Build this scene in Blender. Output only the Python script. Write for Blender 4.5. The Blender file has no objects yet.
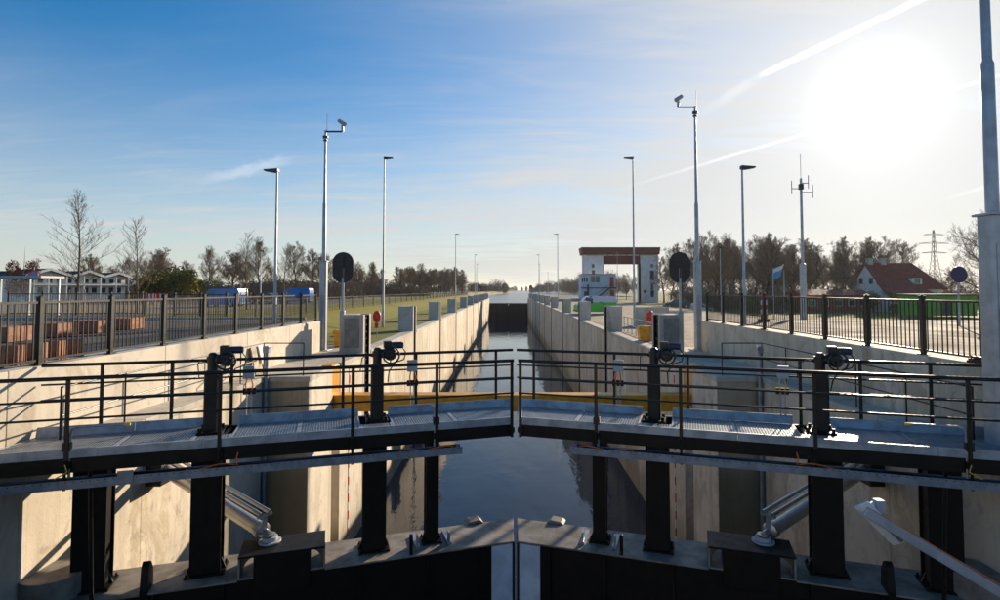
import bpy, math, random
from mathutils import Vector, Matrix
R = math.radians
rnd = random.Random(11)

# ------------------------------------------------------------------ camera, sky, sun, exposure
sc = bpy.context.scene
CAMX, CAMZ, FPX = -0.15, 1.33, 560.0
cd = bpy.data.cameras.new('camera'); cam = bpy.data.objects.new('camera', cd)
sc.collection.objects.link(cam); sc.camera = cam
cd.sensor_width = 36.0; cd.lens = 36.0 * FPX / 1000.0
cd.clip_start = 0.05; cd.clip_end = 9000
cam.location = (CAMX, 0, CAMZ)
cam.rotation_euler = (R(90 + 2.4), 0, 0)
cd.shift_x = -0.008; cd.shift_y = -0.0335

SUN_AZ, SUN_EL = 33.6, 16.0          # degrees to the right of straight ahead, above the horizon
SDIR = Vector((math.sin(R(SUN_AZ)) * math.cos(R(SUN_EL)), math.cos(R(SUN_AZ)) * math.cos(R(SUN_EL)), math.sin(R(SUN_EL))))
world = bpy.data.worlds.new('World'); sc.world = world; world.use_nodes = True
wn = world.node_tree; wn.nodes.clear()

def N(t, kind, **kw):
    n = t.nodes.new(kind)
    for k, v in kw.items():
        setattr(n, k, v)
    return n
def math_(t, op, a, b=None, c=None, clamp=False):
    n = t.nodes.new('ShaderNodeMath'); n.operation = op; n.use_clamp = clamp
    for i, v in enumerate((a, b, c)):
        if v is None: continue
        if isinstance(v, (int, float)): n.inputs[i].default_value = v
        else: t.links.new(v, n.inputs[i])
    return n.outputs[0]
def vmath(t, op, a, b=None):
    n = t.nodes.new('ShaderNodeVectorMath'); n.operation = op
    for i, v in enumerate((a, b)):
        if v is None: continue
        if isinstance(v, (tuple, list, Vector)): n.inputs[i].default_value = tuple(v)
        else: t.links.new(v, n.inputs[i])
    return n.outputs['Value'] if op == 'DOT_PRODUCT' else n.outputs['Vector']
def mixc(t, fac, a, b, blend='MIX'):
    n = t.nodes.new('ShaderNodeMix'); n.data_type = 'RGBA'; n.blend_type = blend
    for i, v in ((0, fac), (6, a), (7, b)):
        if isinstance(v, (int, float)): n.inputs[i].default_value = v
        elif isinstance(v, (tuple, list)): n.inputs[i].default_value = (*v[:3], 1)
        else: t.links.new(v, n.inputs[i])
    return n.outputs[2]
def ramp(t, fac, p0, p1, v0=0.0, v1=1.0):
    n = t.nodes.new('ShaderNodeMapRange'); n.interpolation_type = 'SMOOTHSTEP'
    t.links.new(fac, n.inputs[0])
    for i, v in enumerate((p0, p1, v0, v1)): n.inputs[i + 1].default_value = v
    return n.outputs[0]
def noise(t, vec, scale, detail=4, rough=.55, dist=0.0):
    n = N(t, 'ShaderNodeTexNoise'); n.inputs['Scale'].default_value = scale
    n.inputs['Detail'].default_value = detail; n.inputs['Roughness'].default_value = rough
    n.inputs['Distortion'].default_value = dist
    if vec is not None: t.links.new(vec, n.inputs['Vector'])
    return n.outputs['Fac']
def mapping(t, vec, scale=(1, 1, 1), rot=(0, 0, 0), loc=(0, 0, 0)):
    n = N(t, 'ShaderNodeMapping'); n.inputs['Scale'].default_value = scale
    n.inputs['Rotation'].default_value = rot; n.inputs['Location'].default_value = loc
    t.links.new(vec, n.inputs['Vector']); return n.outputs[0]

def build_sky():
    t = wn
    sky = N(t, 'ShaderNodeTexSky'); sky.sky_type = 'NISHITA'; sky.sun_disc = False
    sky.sun_elevation = R(SUN_EL); sky.sun_rotation = R(SUN_AZ)
    sky.altitude = 10; sky.air_density = 1.0; sky.dust_density = 0.25; sky.ozone_density = 3.0
    hs = N(t, 'ShaderNodeHueSaturation'); hs.inputs['Saturation'].default_value = 1.42; hs.inputs['Value'].default_value = 1.22
    t.links.new(sky.outputs[0], hs.inputs['Color'])
    d = N(t, 'ShaderNodeTexCoord').outputs['Generated']
    sep = N(t, 'ShaderNodeSeparateXYZ'); t.links.new(d, sep.inputs[0])
    dz = math_(t, 'MAXIMUM', sep.outputs[2], 0.0)
    inv = math_(t, 'DIVIDE', 1.0, math_(t, 'ADD', dz, 0.10))
    cmb = N(t, 'ShaderNodeCombineXYZ')
    t.links.new(math_(t, 'MULTIPLY', sep.outputs[0], inv), cmb.inputs[0])
    t.links.new(math_(t, 'MULTIPLY', sep.outputs[1], inv), cmb.inputs[1])
    cp = cmb.outputs[0]
    # thin high cloud: soft sheets and drawn-out fibres on a flat layer
    n1 = noise(t, mapping(t, cp, (0.55, 0.9, 1), (0, 0, R(-28)), (3.1, 1.7, 0)), 0.8, 5, .55, .6)
    n2 = noise(t, mapping(t, cp, (0.5, 2.2, 1), (0, 0, R(-24))), 1.1, 9, .66, 1.1)
    n3 = noise(t, mapping(t, cp, (1.2, 5.0, 1), (0, 0, R(-18)), (5, 2, 0)), 1.2, 7, .62, .7)
    sheet = ramp(t, n1, .38, .72)
    fib = math_(t, 'ADD', math_(t, 'MULTIPLY', ramp(t, n2, .44, .76), .6), math_(t, 'MULTIPLY', ramp(t, n3, .45, .75), .4))
    low = ramp(t, dz, .40, .02)                      # the layer is seen edge-on towards the horizon
    ca = math_(t, 'MAXIMUM', vmath(t, 'DOT_PRODUCT', d, SDIR), 0.0)
    g0 = math_(t, 'POWER', ca, 6.0); g1 = math_(t, 'POWER', ca, 22.0); g2 = math_(t, 'POWER', ca, 130.0); g3 = math_(t, 'POWER', ca, 900.0)
    amt = math_(t, 'ADD', .05, math_(t, 'ADD', math_(t, 'MULTIPLY', low, .84), math_(t, 'MULTIPLY', g0, .98)))
    up = ramp(t, sep.outputs[2], .0, .03)
    tex = math_(t, 'ADD', .62, math_(t, 'MULTIPLY', up, math_(t, 'ADD', math_(t, 'MULTIPLY', sheet, .28), math_(t, 'MULTIPLY', fib, .62))))
    veil = math_(t, 'MULTIPLY', amt, tex)
    # condensation trails: great circles with ends, feathered by noise
    def trail(a, b, w, amt, feather, soft):
        va = Vector(((a[0] - 508) / FPX, 1, (290 - a[1]) / FPX)).normalized()
        vb = Vector(((b[0] - 508) / FPX, 1, (290 - b[1]) / FPX)).normalized()
        nn = va.cross(vb).normalized(); al = (vb - va).normalized(); L = (vb - va).length
        fn = noise(t, mapping(t, d, (60, 60, 60)), 1.0, 4, .6)
        off = math_(t, 'ADD', vmath(t, 'DOT_PRODUCT', d, nn), math_(t, 'MULTIPLY', math_(t, 'SUBTRACT', fn, .5), feather))
        s = math_(t, 'SUBTRACT', vmath(t, 'DOT_PRODUCT', d, al), va.dot(al))
        m = ramp(t, math_(t, 'ABSOLUTE', off), w, w * .15)
        e = math_(t, 'MULTIPLY', ramp(t, s, 0.0, soft), ramp(t, s, L, L - soft * .6))
        br = math_(t, 'ADD', .55, math_(t, 'MULTIPLY', fn, .8))
        fwd = math_(t, 'GREATER_THAN', vmath(t, 'DOT_PRODUCT', d, va), 0.3)
        return math_(t, 'MULTIPLY', math_(t, 'MULTIPLY', math_(t, 'MULTIPLY', m, e), math_(t, 'MULTIPLY', br, amt)), fwd)
    tr = trail((757, 76), (1010, -45), .0062, .85, .006, .03)
    for tt in (trail((600, 195), (1100, 44), .0036, .42, .002, .25), trail((690, 120), (775, 66), .012, .16, .012, .08),
               trail((180, 186), (300, 155), .012, .22, .016, .09), trail((930, 205), (1100, 150), .004, .35, .002, .1)):
        tr = math_(t, 'ADD', tr, tt)
    veil = math_(t, 'MINIMUM', veil, .94)
    # single scattering in the ice: cloud radiance falls off away from the sun
    lum = math_(t, 'ADD', math_(t, 'ADD', CL0, math_(t, 'MULTIPLY', g0, CLA)), math_(t, 'ADD', math_(t, 'MULTIPLY', g1, CLB), math_(t, 'ADD', math_(t, 'MULTIPLY', g2, CLC), math_(t, 'MULTIPLY', g3, CLD))))
    def tint(f):
        col = N(t, 'ShaderNodeCombineColor')
        for i, q in enumerate(f): t.links.new(math_(t, 'MULTIPLY', lum, q), col.inputs[i])
        return col.outputs[0]
    out = mixc(t, veil, hs.outputs[0], tint((1.0, .995, .98)))
    trl = N(t, 'ShaderNodeCombineColor'); tl = math_(t, 'MULTIPLY', math_(t, 'ADD', lum, 1.5), 1.35)
    for i in range(3): t.links.new(tl, trl.inputs[i])
    out = mixc(t, math_(t, 'MINIMUM', tr, .9), out, trl.outputs[0])
    bg = N(t, 'ShaderNodeBackground'); bg.inputs['Strength'].default_value = SKY_STR
    t.links.new(out, bg.inputs['Color'])
    o = N(t, 'ShaderNodeOutputWorld'); t.links.new(bg.outputs[0], o.inputs['Surface'])
SKY_STR = 0.0525
CL0, CLA, CLB, CLC, CLD = 5.7, .5, 0.4, 1.9, 9.0
build_sky()

sl = bpy.data.lights.new('sun', 'SUN'); sl.energy = 3.4; sl.angle = R(0.6); sl.color = (1.0, .83, .62)
so = bpy.data.objects.new('sun', sl); sc.collection.objects.link(so)
so.rotation_euler = (-SDIR).to_track_quat('-Z', 'Y').to_euler(); so.location = SDIR * 120
vs = sc.view_settings
vs.view_transform = 'Standard'; vs.look = 'None'; vs.exposure = 1.2; vs.gamma = 1; vs.use_curve_mapping = False
sc.cycles.max_bounces = 8; sc.cycles.diffuse_bounces = 6; sc.cycles.glossy_bounces = 3
sc.cycles.transparent_max_bounces = 8; sc.cycles.caustics_reflective = False; sc.cycles.caustics_refractive = False

# ------------------------------------------------------------------ materials
M = {}
def mat(name, col, rough=.6, metal=0.0, spec=.5, var=.0, vscale=3.0, bump=0.0, bscale=40.0, col2=None, emit=0.0, coord='Object'):
    m = bpy.data.materials.new(name); m.use_nodes = True; t = m.node_tree
    b = t.nodes['Principled BSDF']
    b.inputs['Roughness'].default_value = rough; b.inputs['Metallic'].default_value = metal
    b.inputs['Specular IOR Level'].default_value = spec
    b.inputs['Base Color'].default_value = (*col, 1)
    if var or bump:
        g = N(t, 'ShaderNodeTexCoord').outputs[coord]
    if var:
        n = noise(t, g, vscale, 6, .6)
        c2 = col2 if col2 else tuple(max(0, c * (1 - var)) for c in col)
        t.links.new(mixc(t, ramp(t, n, .35, .68), col, c2), b.inputs['Base Color'])
        t.links.new(ramp(t, n, .3, .7, rough * .9, min(1, rough * 1.15)), b.inputs['Roughness'])
    if bump:
        nb = noise(t, g, bscale, 5, .6)
        bn = N(t, 'ShaderNodeBump'); bn.inputs['Strength'].default_value = bump; bn.inputs['Distance'].default_value = .02
        t.links.new(nb, bn.inputs['Height']); t.links.new(bn.outputs[0], b.inputs['Normal'])
    if emit:
        b.inputs['Emission Color'].default_value = (*col, 1); b.inputs['Emission Strength'].default_value = emit
    M[name] = m
    return m

def N_sep_x(t, v):
    n = N(t, 'ShaderNodeSeparateXYZ'); t.links.new(v, n.inputs[0]); return n.outputs[0]
def concrete(name, base, dark, streak=.5, boards=0.0, wet=None):
    """cast concrete: cloudy tone, run-off streaks, pinholes, faint formwork boards, wet band above the water"""
    m = bpy.data.materials.new(name); m.use_nodes = True; t = m.node_tree; b = t.nodes['Principled BSDF']
    geo = N(t, 'ShaderNodeNewGeometry').outputs['Position']
    c = mixc(t, ramp(t, noise(t, geo, .55, 6, .62), .34, .70), base, tuple(x * .80 for x in base))
    c = mixc(t, math_(t, 'MULTIPLY', ramp(t, noise(t, geo, 3.7, 6, .65), .50, .72), .35), c, tuple(x * .62 for x in base))
    st = noise(t, mapping(t, geo, (2.6, 2.6, .16)), 1.0, 6, .6)
    c = mixc(t, math_(t, 'MULTIPLY', ramp(t, st, .48, .72), streak), c, dark)
    bl = noise(t, mapping(t, geo, (.9, .9, .55), (0, 0, 0), (7, 3, 1)), 1.0, 9, .72, .8)
    c = mixc(t, math_(t, 'MULTIPLY', ramp(t, bl, .50, .62), .50), c, tuple(x * .95 for x in (.36, .27, .15)))
    c = mixc(t, math_(t, 'MULTIPLY', ramp(t, noise(t, mapping(t, geo, (1.6, 1.6, 1.1)), 1.0, 9, .75, 1.2), .56, .64), .42), c, tuple(x * .85 for x in dark))
    oi = N(t, 'ShaderNodeObjectInfo').outputs['Random']
    c = mixc(t, math_(t, 'MULTIPLY', oi, .30), c, tuple(x * .55 for x in base))
    pin = N(t, 'ShaderNodeTexVoronoi'); pin.inputs['Scale'].default_value = 7.0
    t.links.new(geo, pin.inputs['Vector'])
    pk = math_(t, 'MULTIPLY', ramp(t, pin.outputs['Distance'], .085, .05), ramp(t, noise(t, geo, 1.3, 2), .48, .6))
    c = mixc(t, math_(t, 'MULTIPLY', pk, .7), c, tuple(x * .6 for x in dark))
    if boards:
        sp = N(t, 'ShaderNodeSeparateXYZ'); t.links.new(geo, sp.inputs[0])
        w = math_(t, 'ABSOLUTE', math_(t, 'SUBTRACT', math_(t, 'FRACT', math_(t, 'MULTIPLY', math_(t, 'ADD', sp.outputs[1], sp.outputs[0]), 1 / .62)), .5))
        c = mixc(t, math_(t, 'MULTIPLY', ramp(t, w, .475, .495), boards), c, dark)
    ag = math_(t, 'MULTIPLY', ramp(t, noise(t, mapping(t, geo, (1.1, 1.1, .5), (0, 0, 0), (2, 9, 4)), 1.0, 7, .7, .5), .58, .68), ramp(t, N_sep_x(t, geo), .5, 2.0))
    c = mixc(t, math_(t, 'MULTIPLY', ag, .45), c, (.16, .17, .05))
    if wet is not None:
        sp2 = N(t, 'ShaderNodeSeparateXYZ'); t.links.new(geo, sp2.inputs[0])
        wz = math_(t, 'ADD', sp2.outputs[2], math_(t, 'MULTIPLY', math_(t, 'SUBTRACT', noise(t, mapping(t, geo, (1.2, 1.2, .2)), 1.0, 5), .5), 1.6))
        c = mixc(t, math_(t, 'MULTIPLY', ramp(t, wz, wet + .5, wet - .8), .62), c, (.17, .15, .085))
        al = math_(t, 'MULTIPLY', ramp(t, noise(t, mapping(t, geo, (.8, .8, .35)), 1.0, 6, .7), .56, .72), ramp(t, sp2.outputs[2], -1.8, -3.4))
        c = mixc(t, math_(t, 'MULTIPLY', al, .4), c, (.16, .17, .07))
    t.links.new(c, b.inputs['Base Color'])
    b.inputs['Roughness'].default_value = .82; b.inputs['Specular IOR Level'].default_value = .3
    bn = N(t, 'ShaderNodeBump'); bn.inputs['Strength'].default_value = .25; bn.inputs['Distance'].default_value = .02
    t.links.new(noise(t, geo, 22, 6, .65), bn.inputs['Height']); t.links.new(bn.outputs[0], b.inputs['Normal'])
    M[name] = m
concrete('concrete', (.74, .65, .51), (.24, .20, .145), .42, .16)
concrete('chamber', (.76, .68, .55), (.33, .275, .19), .45, .34, -7.2)
concrete('chamber2', (.68, .58, .44), (.30, .24, .15), .5, .34, -7.0)
concrete('recess', (.56, .44, .29), (.28, .20, .10), .6, .3, -4.0)
concrete('coping', (.60, .55, .46), (.30, .27, .22), .25)
concrete('pillar', (.56, .53, .47), (.25, .23, .20), .25)
concrete('plaster', (.70, .63, .52), (.36, .31, .24), .3)
mat('black_steel', (.0085, .0070, .0062), .5, .0, .22, .4, 5, .05, 60)
mat('black_rail', (.016, .012, .010), .32, .2, .45, .35, 9)
mat('brown_steel', (.017, .0135, .012), .5, 0, .35, .5, 3)
mat('gate_top', (.29, .262, .225), .6, .05, .4, .5, 2.2, .08, 60, (.14, .122, .10))
mat('galv', (.36, .40, .45), .42, .55, .5, .3, 6, .05, 90)
mat('galv_deck', (.37, .41, .46), .48, .45, .5, .35, 4, .06, 120)
mat('grating', (.42, .46, .50), .38, .6, .5, .25, 8)
mat('tray_steel', (.25, .285, .335), .5, .4, .5, .3, 6)
mat('mast', (.42, .455, .50), .42, .35, .5, .25, 3)
mat('silver', (.48, .47, .45), .36, .8, .5, .06, 3)
mat('white_paint', (.74, .75, .74), .45, 0, .5, .2, 6)
mat('strip_white', (.60, .70, .80), .5, 0, .5, .25, 2.5)
mat('yellow', (.72, .34, .015), .42, 0, .5, .3, 4, 0, 40, (.55, .24, .012))
mat('orange_cable', (.75, .16, .02), .5)
mat('yellow_cable', (.75, .5, .05), .5)
mat('red', (.62, .022, .018), .4, 0, .5, .2, 6)
mat('red_brown', (.17, .036, .03), .55, 0, .4, .3, 2)
mat('board_back', (.035, .026, .022), .55, 0, .5, .3, 5)
mat('motor_blue', (.02, .035, .075), .4)
mat('motor_black', (.014, .014, .016), .4, .1, .5, .3, 20)
mat('fence', (.018, .016, .0155), .4, .1, .4, .3, 6)
mat('lamp_head', (.05, .055, .06), .45, .3)
mat('cover', (.27, .25, .215), .6, 0, .4, .3, 3)
mat('plastic_grey', (.40, .42, .44), .5)
mat('glass', (.03, .045, .055), .06, 0, .8)
mat('tyre', (.018, .018, .018), .8)
mat('rim', (.32, .33, .34), .35, .8)
mat('van_blue', (.022, .16, .46), .22, 0, .6, .15, 2)
mat('van_dark', (.02, .022, .026), .25, 0, .6)
mat('car_silver', (.36, .38, .40), .28, .4, .5)
mat('head_light', (.75, .76, .74), .15, 0, .8)
mat('corten', (.37, .19, .115), .75, 0, .3, .45, 6, .2, 40, (.23, .11, .065))
mat('timber', (.48, .34, .15), .75, 0, .3, .4, 8)
mat('board', (.42, .35, .26), .7, 0, .3, .4, 5)
mat('roof_red', (.30, .05, .032), .75, 0, .3, .4, 1.6, .3, 25)
mat('roof_dark', (.055, .042, .042), .7, 0, .3, .4, 2)
mat('wall_white', (.80, .77, .70), .7, 0, .3, .15, 1.2)
mat('wall_tower', (.72, .74, .77), .6, 0, .4, .15, .8)
mat('wall_brown', (.13, .095, .085), .8, 0, .3, .3, 2)
mat('brick', (.36, .10, .05), .8, 0, .3, .4, 3)
mat('green_paint', (.12, .42, .04), .6, 0, .4, .25, 3)
mat('hedge', (.085, .20, .03), .8, 0, .2, .5, 6, .6, 20)
mat('sign_blue', (.045, .03, .10), .4)
mat('flag_blue', (.10, .33, .62), .8); mat('flag_white', (.75, .75, .75), .8)
mat('bark', (.115, .080, .055), .85, 0, .2, .4, 6)
mat('bark_light', (.20, .155, .095), .85, 0, .2, .4, 6)
mat('twig', (.24, .165, .11), .9, 0, .15)
mat('twig_young', (.21, .165, .11), .9, 0, .15)
mat('shrub', (.22, .19, .05), .85, 0, .15, .5, 1.5)
mat('beech_leaf', (.23, .095, .035), .85, 0, .15, .4, 1.5)
mat('far_wood', (.14, .11, .085), .95, 0, .1, .5, .2)
mat('asphalt', (.085, .076, .068), .9, 0, .2, .45, 1.1, .35, 90, (.125, .112, .098))
mat('paving', (.36, .295, .22), .9, 0, .15, .4, .7, .25, 60, (.25, .205, .15))
mat('verge', (.15, .15, .022), .9, 0, .2, .5, .9, .6, 30, (.20, .17, .035))
mat('sand', (.30, .235, .16), .9, 0, .2, .5, .35, .5, 12, (.19, .16, .10))
mat('soil', (.23, .19, .12), .9, 0, .2, .5, .08, .4, 8, (.13, .145, .045))
mat('kerb', (.42, .40, .36), .8, 0, .3, .3, 3)
mat('mud', (.05, .045, .035), .9)

def water_mat(name, base, ripple, scale, rough=.03):
    m = bpy.data.materials.new(name); m.use_nodes = True; t = m.node_tree; b = t.nodes['Principled BSDF']
    b.inputs['Base Color'].default_value = (*base, 1); b.inputs['Roughness'].default_value = rough
    b.inputs['IOR'].default_value = 1.333; b.inputs['Specular IOR Level'].default_value = .5
    geo = N(t, 'ShaderNodeNewGeometry').outputs['Position']
    n1 = noise(t, mapping(t, geo, (1.0, .55, 1)), scale, 4, .55, .3)
    n2 = noise(t, mapping(t, geo, (1.0, .4, 1), (0, 0, .3)), scale * .22, 2, .5)
    h = math_(t, 'ADD', math_(t, 'MULTIPLY', n1, .35), math_(t, 'MULTIPLY', n2, 1.0))
    bn = N(t, 'ShaderNodeBump'); bn.inputs['Strength'].default_value = ripple; bn.inputs['Distance'].default_value = .05
    t.links.new(h, bn.inputs['Height']); t.links.new(bn.outputs[0], b.inputs['Normal'])
    M[name] = m
water_mat('water', (.014, .026, .048), 1.0, 1.3, .045)
water_mat('canal', (.03, .045, .06), .6, 1.0, .22)

def van_livery():
    m = bpy.data.materials.new('van_livery'); m.use_nodes = True; t = m.node_tree; b = t.nodes['Principled BSDF']
    g = N(t, 'ShaderNodeTexCoord').outputs['Object']
    sp = N(t, 'ShaderNodeSeparateXYZ'); t.links.new(g, sp.inputs[0])
    n = noise(t, mapping(t, g, (.9, .5, 1.6)), 1.0, 2)
    top = ramp(t, sp.outputs[2], 1.25, 1.35)
    c = mixc(t, top, (.09, .52, .05), (.62, .60, .66))
    pur = math_(t, 'MULTIPLY', ramp(t, n, .52, .55), ramp(t, sp.outputs[2], 1.0, 1.15))
    c = mixc(t, pur, c, (.10, .03, .17))
    t.links.new(c, b.inputs['Base Color']); b.inputs['Roughness'].default_value = .3
    M['van_livery'] = m
van_livery()

# ------------------------------------------------------------------ mesh helpers
COL = sc.collection
class MB:
    def __init__(s): s.v = []; s.f = []
    def add(s, vs, fs):
        o = len(s.v); s.v += [tuple(p) for p in vs]; s.f += [tuple(i + o for i in f) for f in fs]; return s
    def box(s, x0, x1, y0, y1, z0, z1):
        if x0 > x1: x0, x1 = x1, x0
        if y0 > y1: y0, y1 = y1, y0
        if z0 > z1: z0, z1 = z1, z0
        return s.add([(x0, y0, z0), (x1, y0, z0), (x1, y1, z0), (x0, y1, z0), (x0, y0, z1), (x1, y0, z1), (x1, y1, z1), (x0, y1, z1)],
                     [(0, 3, 2, 1), (4, 5, 6, 7), (0, 1, 5, 4), (1, 2, 6, 5), (2, 3, 7, 6), (3, 0, 4, 7)])
    def beam(s, a, b, w, h, up=(0, 0, 1)):
        a = Vector(a); b = Vector(b); d = (b - a).normalized(); up = Vector(up)
        if abs(d.dot(up)) > .98: up = Vector((0, 1, 0))
        sx = d.cross(up).normalized() * w / 2; sz = sx.cross(d).normalized() * h / 2
        vs = [p + i * sx + j * sz for p in (a, b) for i, j in ((-1, -1), (1, -1), (1, 1), (-1, 1))]
        return s.add(vs, [(3, 2, 1, 0), (4, 5, 6, 7), (0, 1, 5, 4), (1, 2, 6, 5), (2, 3, 7, 6), (3, 0, 4, 7)])
    def tube(s, pts, r, n=8, cap=True):
        pts = [Vector(p) for p in pts]; m = len(pts)
        rs = r if isinstance(r, (list, tuple)) else [r] * m
        o = len(s.v); prev = None
        for i, p in enumerate(pts):
            d = (pts[min(i + 1, m - 1)] - pts[max(i - 1, 0)])
            d = d.normalized() if d.length > 1e-9 else Vector((0, 0, 1))
            ref = prev if prev is not None else (Vector((0, 0, 1)) if abs(d.z) < .9 else Vector((1, 0, 0)))
            x = ref - d * ref.dot(d)
            if x.length < 1e-6: x = d.orthogonal()
            x.normalize(); prev = x; y = d.cross(x)
            for k in range(n):
                a = 2 * math.pi * k / n
                q = p + (x * math.cos(a) + y * math.sin(a)) * rs[i]
                s.v.append((q.x, q.y, q.z))
        for i in range(m - 1):
            for k in range(n):
                k2 = (k + 1) % n
                s.f.append((o + i * n + k, o + i * n + k2, o + (i + 1) * n + k2, o + (i + 1) * n + k))
        if cap:
            s.f.append(tuple(o + k for k in reversed(range(n)))); s.f.append(tuple(o + (m - 1) * n + k for k in range(n)))
        return s
    def cyl(s, c, r, h, axis='z', n=20):
        c = Vector(c); a = {'x': Vector((1, 0, 0)), 'y': Vector((0, 1, 0)), 'z': Vector((0, 0, 1))}[axis] if isinstance(axis, str) else Vector(axis).normalized()
        return s.tube([c - a * h / 2, c + a * h / 2], r, n)
    def torus(s, c, R_, r, axis=(0, 1, 0), n=24, m=8):
        c = Vector(c); a = Vector(axis).normalized(); x = a.orthogonal().normalized(); y = a.cross(x); o = len(s.v)
        for i in range(n):
            t = 2 * math.pi * i / n; e = x * math.cos(t) + y * math.sin(t)
            for j in range(m):
                u = 2 * math.pi * j / m
                q = c + e * (R_ + r * math.cos(u)) + a * r * math.sin(u); s.v.append((q.x, q.y, q.z))
        for i in range(n):
            for j in range(m):
                s.f.append((o + i * m + j, o + ((i + 1) % n) * m + j, o + ((i + 1) % n) * m + (j + 1) % m, o + i * m + (j + 1) % m))
        return s
    def prism(s, poly, a0, a1, axis='y'):
        """polygon (list of 2D points) extruded along an axis; poly is in the other two axes in order"""
        area = sum(poly[i][0] * poly[(i + 1) % len(poly)][1] - poly[(i + 1) % len(poly)][0] * poly[i][1] for i in range(len(poly)))
        if area < 0: poly = poly[::-1]
        def P(p, a):
            return (a, p[0], p[1]) if axis == 'x' else ((p[0], a, p[1]) if axis == 'y' else (p[0], p[1], a))
        if a0 > a1: a0, a1 = a1, a0
        n = len(poly); vs = [P(p, a0) for p in poly] + [P(p, a1) for p in poly]
        fs = [tuple(reversed(range(n))), tuple(range(n, 2 * n))] + [(i, (i + 1) % n, n + (i + 1) % n, n + i) for i in range(n)]
        if axis == 'y': fs = [tuple(reversed(f)) for f in fs]
        return s.add(vs, fs)
    def mesh(s, name, smooth=None):
        me = bpy.data.meshes.new(name); me.from_pydata(s.v, [], s.f); me.update()
        if smooth is not None:
            me.polygons.foreach_set('use_smooth', [True] * len(me.polygons)); me.set_sharp_from_angle(angle=R(smooth))
        return me
    def build(s, name, m, parent=None, smooth=None, loc=None, bevel=0.0):
        return link(name, s.mesh(name, smooth), m, parent, loc, bevel)
def link(name, me, m=None, parent=None, loc=None, bevel=0.0, rot=None):
    o = bpy.data.objects.new(name, me); COL.objects.link(o)
    if m is not None and me is not None and not me.materials: me.materials.append(M[m] if isinstance(m, str) else m)
    if parent is not None: o.parent = parent
    if loc is not None: o.location = loc
    if rot is not None: o.rotation_euler = rot
    if bevel:
        b = o.modifiers.new('bevel', 'BEVEL'); b.width = bevel; b.segments = 2; b.limit_method = 'ANGLE'
    return o
def tag(o, label, cat, group=None):
    o['label'] = label; o['category'] = cat
    if group: o['group'] = group
    return o
def thing(name, label, cat, loc=(0, 0, 0), rz=0.0, group=None):
    o = bpy.data.objects.new(name, None); COL.objects.link(o); o.empty_display_size = .2
    o.location = loc; o.rotation_euler = (0, 0, rz)
    return tag(o, label, cat, group)
def struct(name, mb, m, **k):
    o = mb.build(name, m, **k); o['kind'] = 'structure'; return o
def copy_tree(o, parent=None):
    c = o.copy(); COL.objects.link(c); c.parent = parent
    for ch in list(o.children): copy_tree(ch, c)
    return c
def px(x, y, Y):
    """where a sight line meets the plane at distance Y"""
    return Vector((CAMX + (x - 508) * Y / FPX, Y, CAMZ - (y - 290) * Y / FPX))

# ------------------------------------------------------------------ levels
Z_UP, Z_COP, Z_WAT, Z_CANAL = 0.0, -1.32, -8.5, -3.2
XC, XR, XF = 6.25, 7.62, 8.4            # chamber face, gate recess face, fence line
Y_REC, Y_END, Y_UG = 17.3, 24.4, 184.0

# ------------------------------------------------------------------ ground
def sstep(a, b, x):
    t = max(0., min(1., (x - a) / (b - a))); return t * t * (3 - 2 * t)
def z_left(x, y):
    a = -x
    z = Z_COP - .02 + (1.30) * sstep(10.5, 14.5, a)
    return z - .62 * sstep(17, 26, a) * sstep(27, 46, y) - 1.6 * sstep(70, 110, a)
def z_right(x, y):
    return Z_COP - .02 - 1.29 * sstep(24, 34, x)
def canal_edges(y):
    xl = -17 + 22 * sstep(420, 900, y) + 60 * sstep(900, 2600, y)
    xr = 10 + 62 * sstep(262, 330, y) + 60 * sstep(500, 2600, y)
    return xl, xr
def z_far(x, y):
    xl, xr = canal_edges(y)
    base = z_left(x, y) if x < 0 else z_right(x, y)
    base = min(base, -.3) if abs(x) < 40 else base
    d = min(x - xl, xr - x)
    return base + (-6.0 - base) * sstep(-3, 3, d)
def patch(mb, xs, ys, zf):
    o = len(mb.v); n = len(xs)
    for y in ys:
        for x in xs: mb.v.append((x, y, zf(x, y)))
    for j in range(len(ys) - 1):
        for i in range(n - 1):
            a = o + j * n + i; mb.f.append((a, a + 1, a + n + 1, a + n))
def lin(a, b, n): return [a + (b - a) * i / n for i in range(n + 1)]
g = MB()
xl_far = [-4000, -1500, -600, -300, -200] + lin(-150, -60, 9)[0:-1]
fl = lambda x, y: -.03 - 1.6 * sstep(70, 110, -x)
fr = lambda x, y: -.03 - 2.6 * sstep(23, 34, x)
patch(g, xl_far + lin(-60, -8.55, 12), [-800, -100, -20, 0, 10, Y_END + 1.1], fl)
patch(g, lin(8.55, 22, 4) + lin(23, 36, 10) + [50, 70, 100, 200, 600, 1500, 4000], [-800, -100, -20, 0, 10, Y_END + 1.1], fr)
patch(g, xl_far + lin(-60, -28, 8) + lin(-27, -10, 17) + [-6.6], lin(Y_END + 1.1, 50, 12) + lin(55, 186, 12), z_left)
patch(g, [6.6, 10, 16, 23] + lin(24, 34, 8) + lin(36, 48, 4) + lin(50, 68, 9) + [100, 200, 600, 1500, 4000], lin(Y_END + 1.1, 186, 12), z_right)
patch(g, [-4000, -1500, -600, -300] + lin(-200, -50, 10)[:-1] + lin(-50, 130, 72) + [160, 200, 300, 600, 1500, 4000],
      lin(186, 360, 29) + lin(370, 700, 22) + [760, 850, 1000, 1300, 1800, 2600, 4500, 8000], z_far)
struct('ground', g, 'soil')
def sheet(name, m, xs, ys, zf, dz):
    s = MB(); patch(s, xs, ys, lambda x, y: zf(x, y) + dz); return struct(name, s, m)
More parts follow.
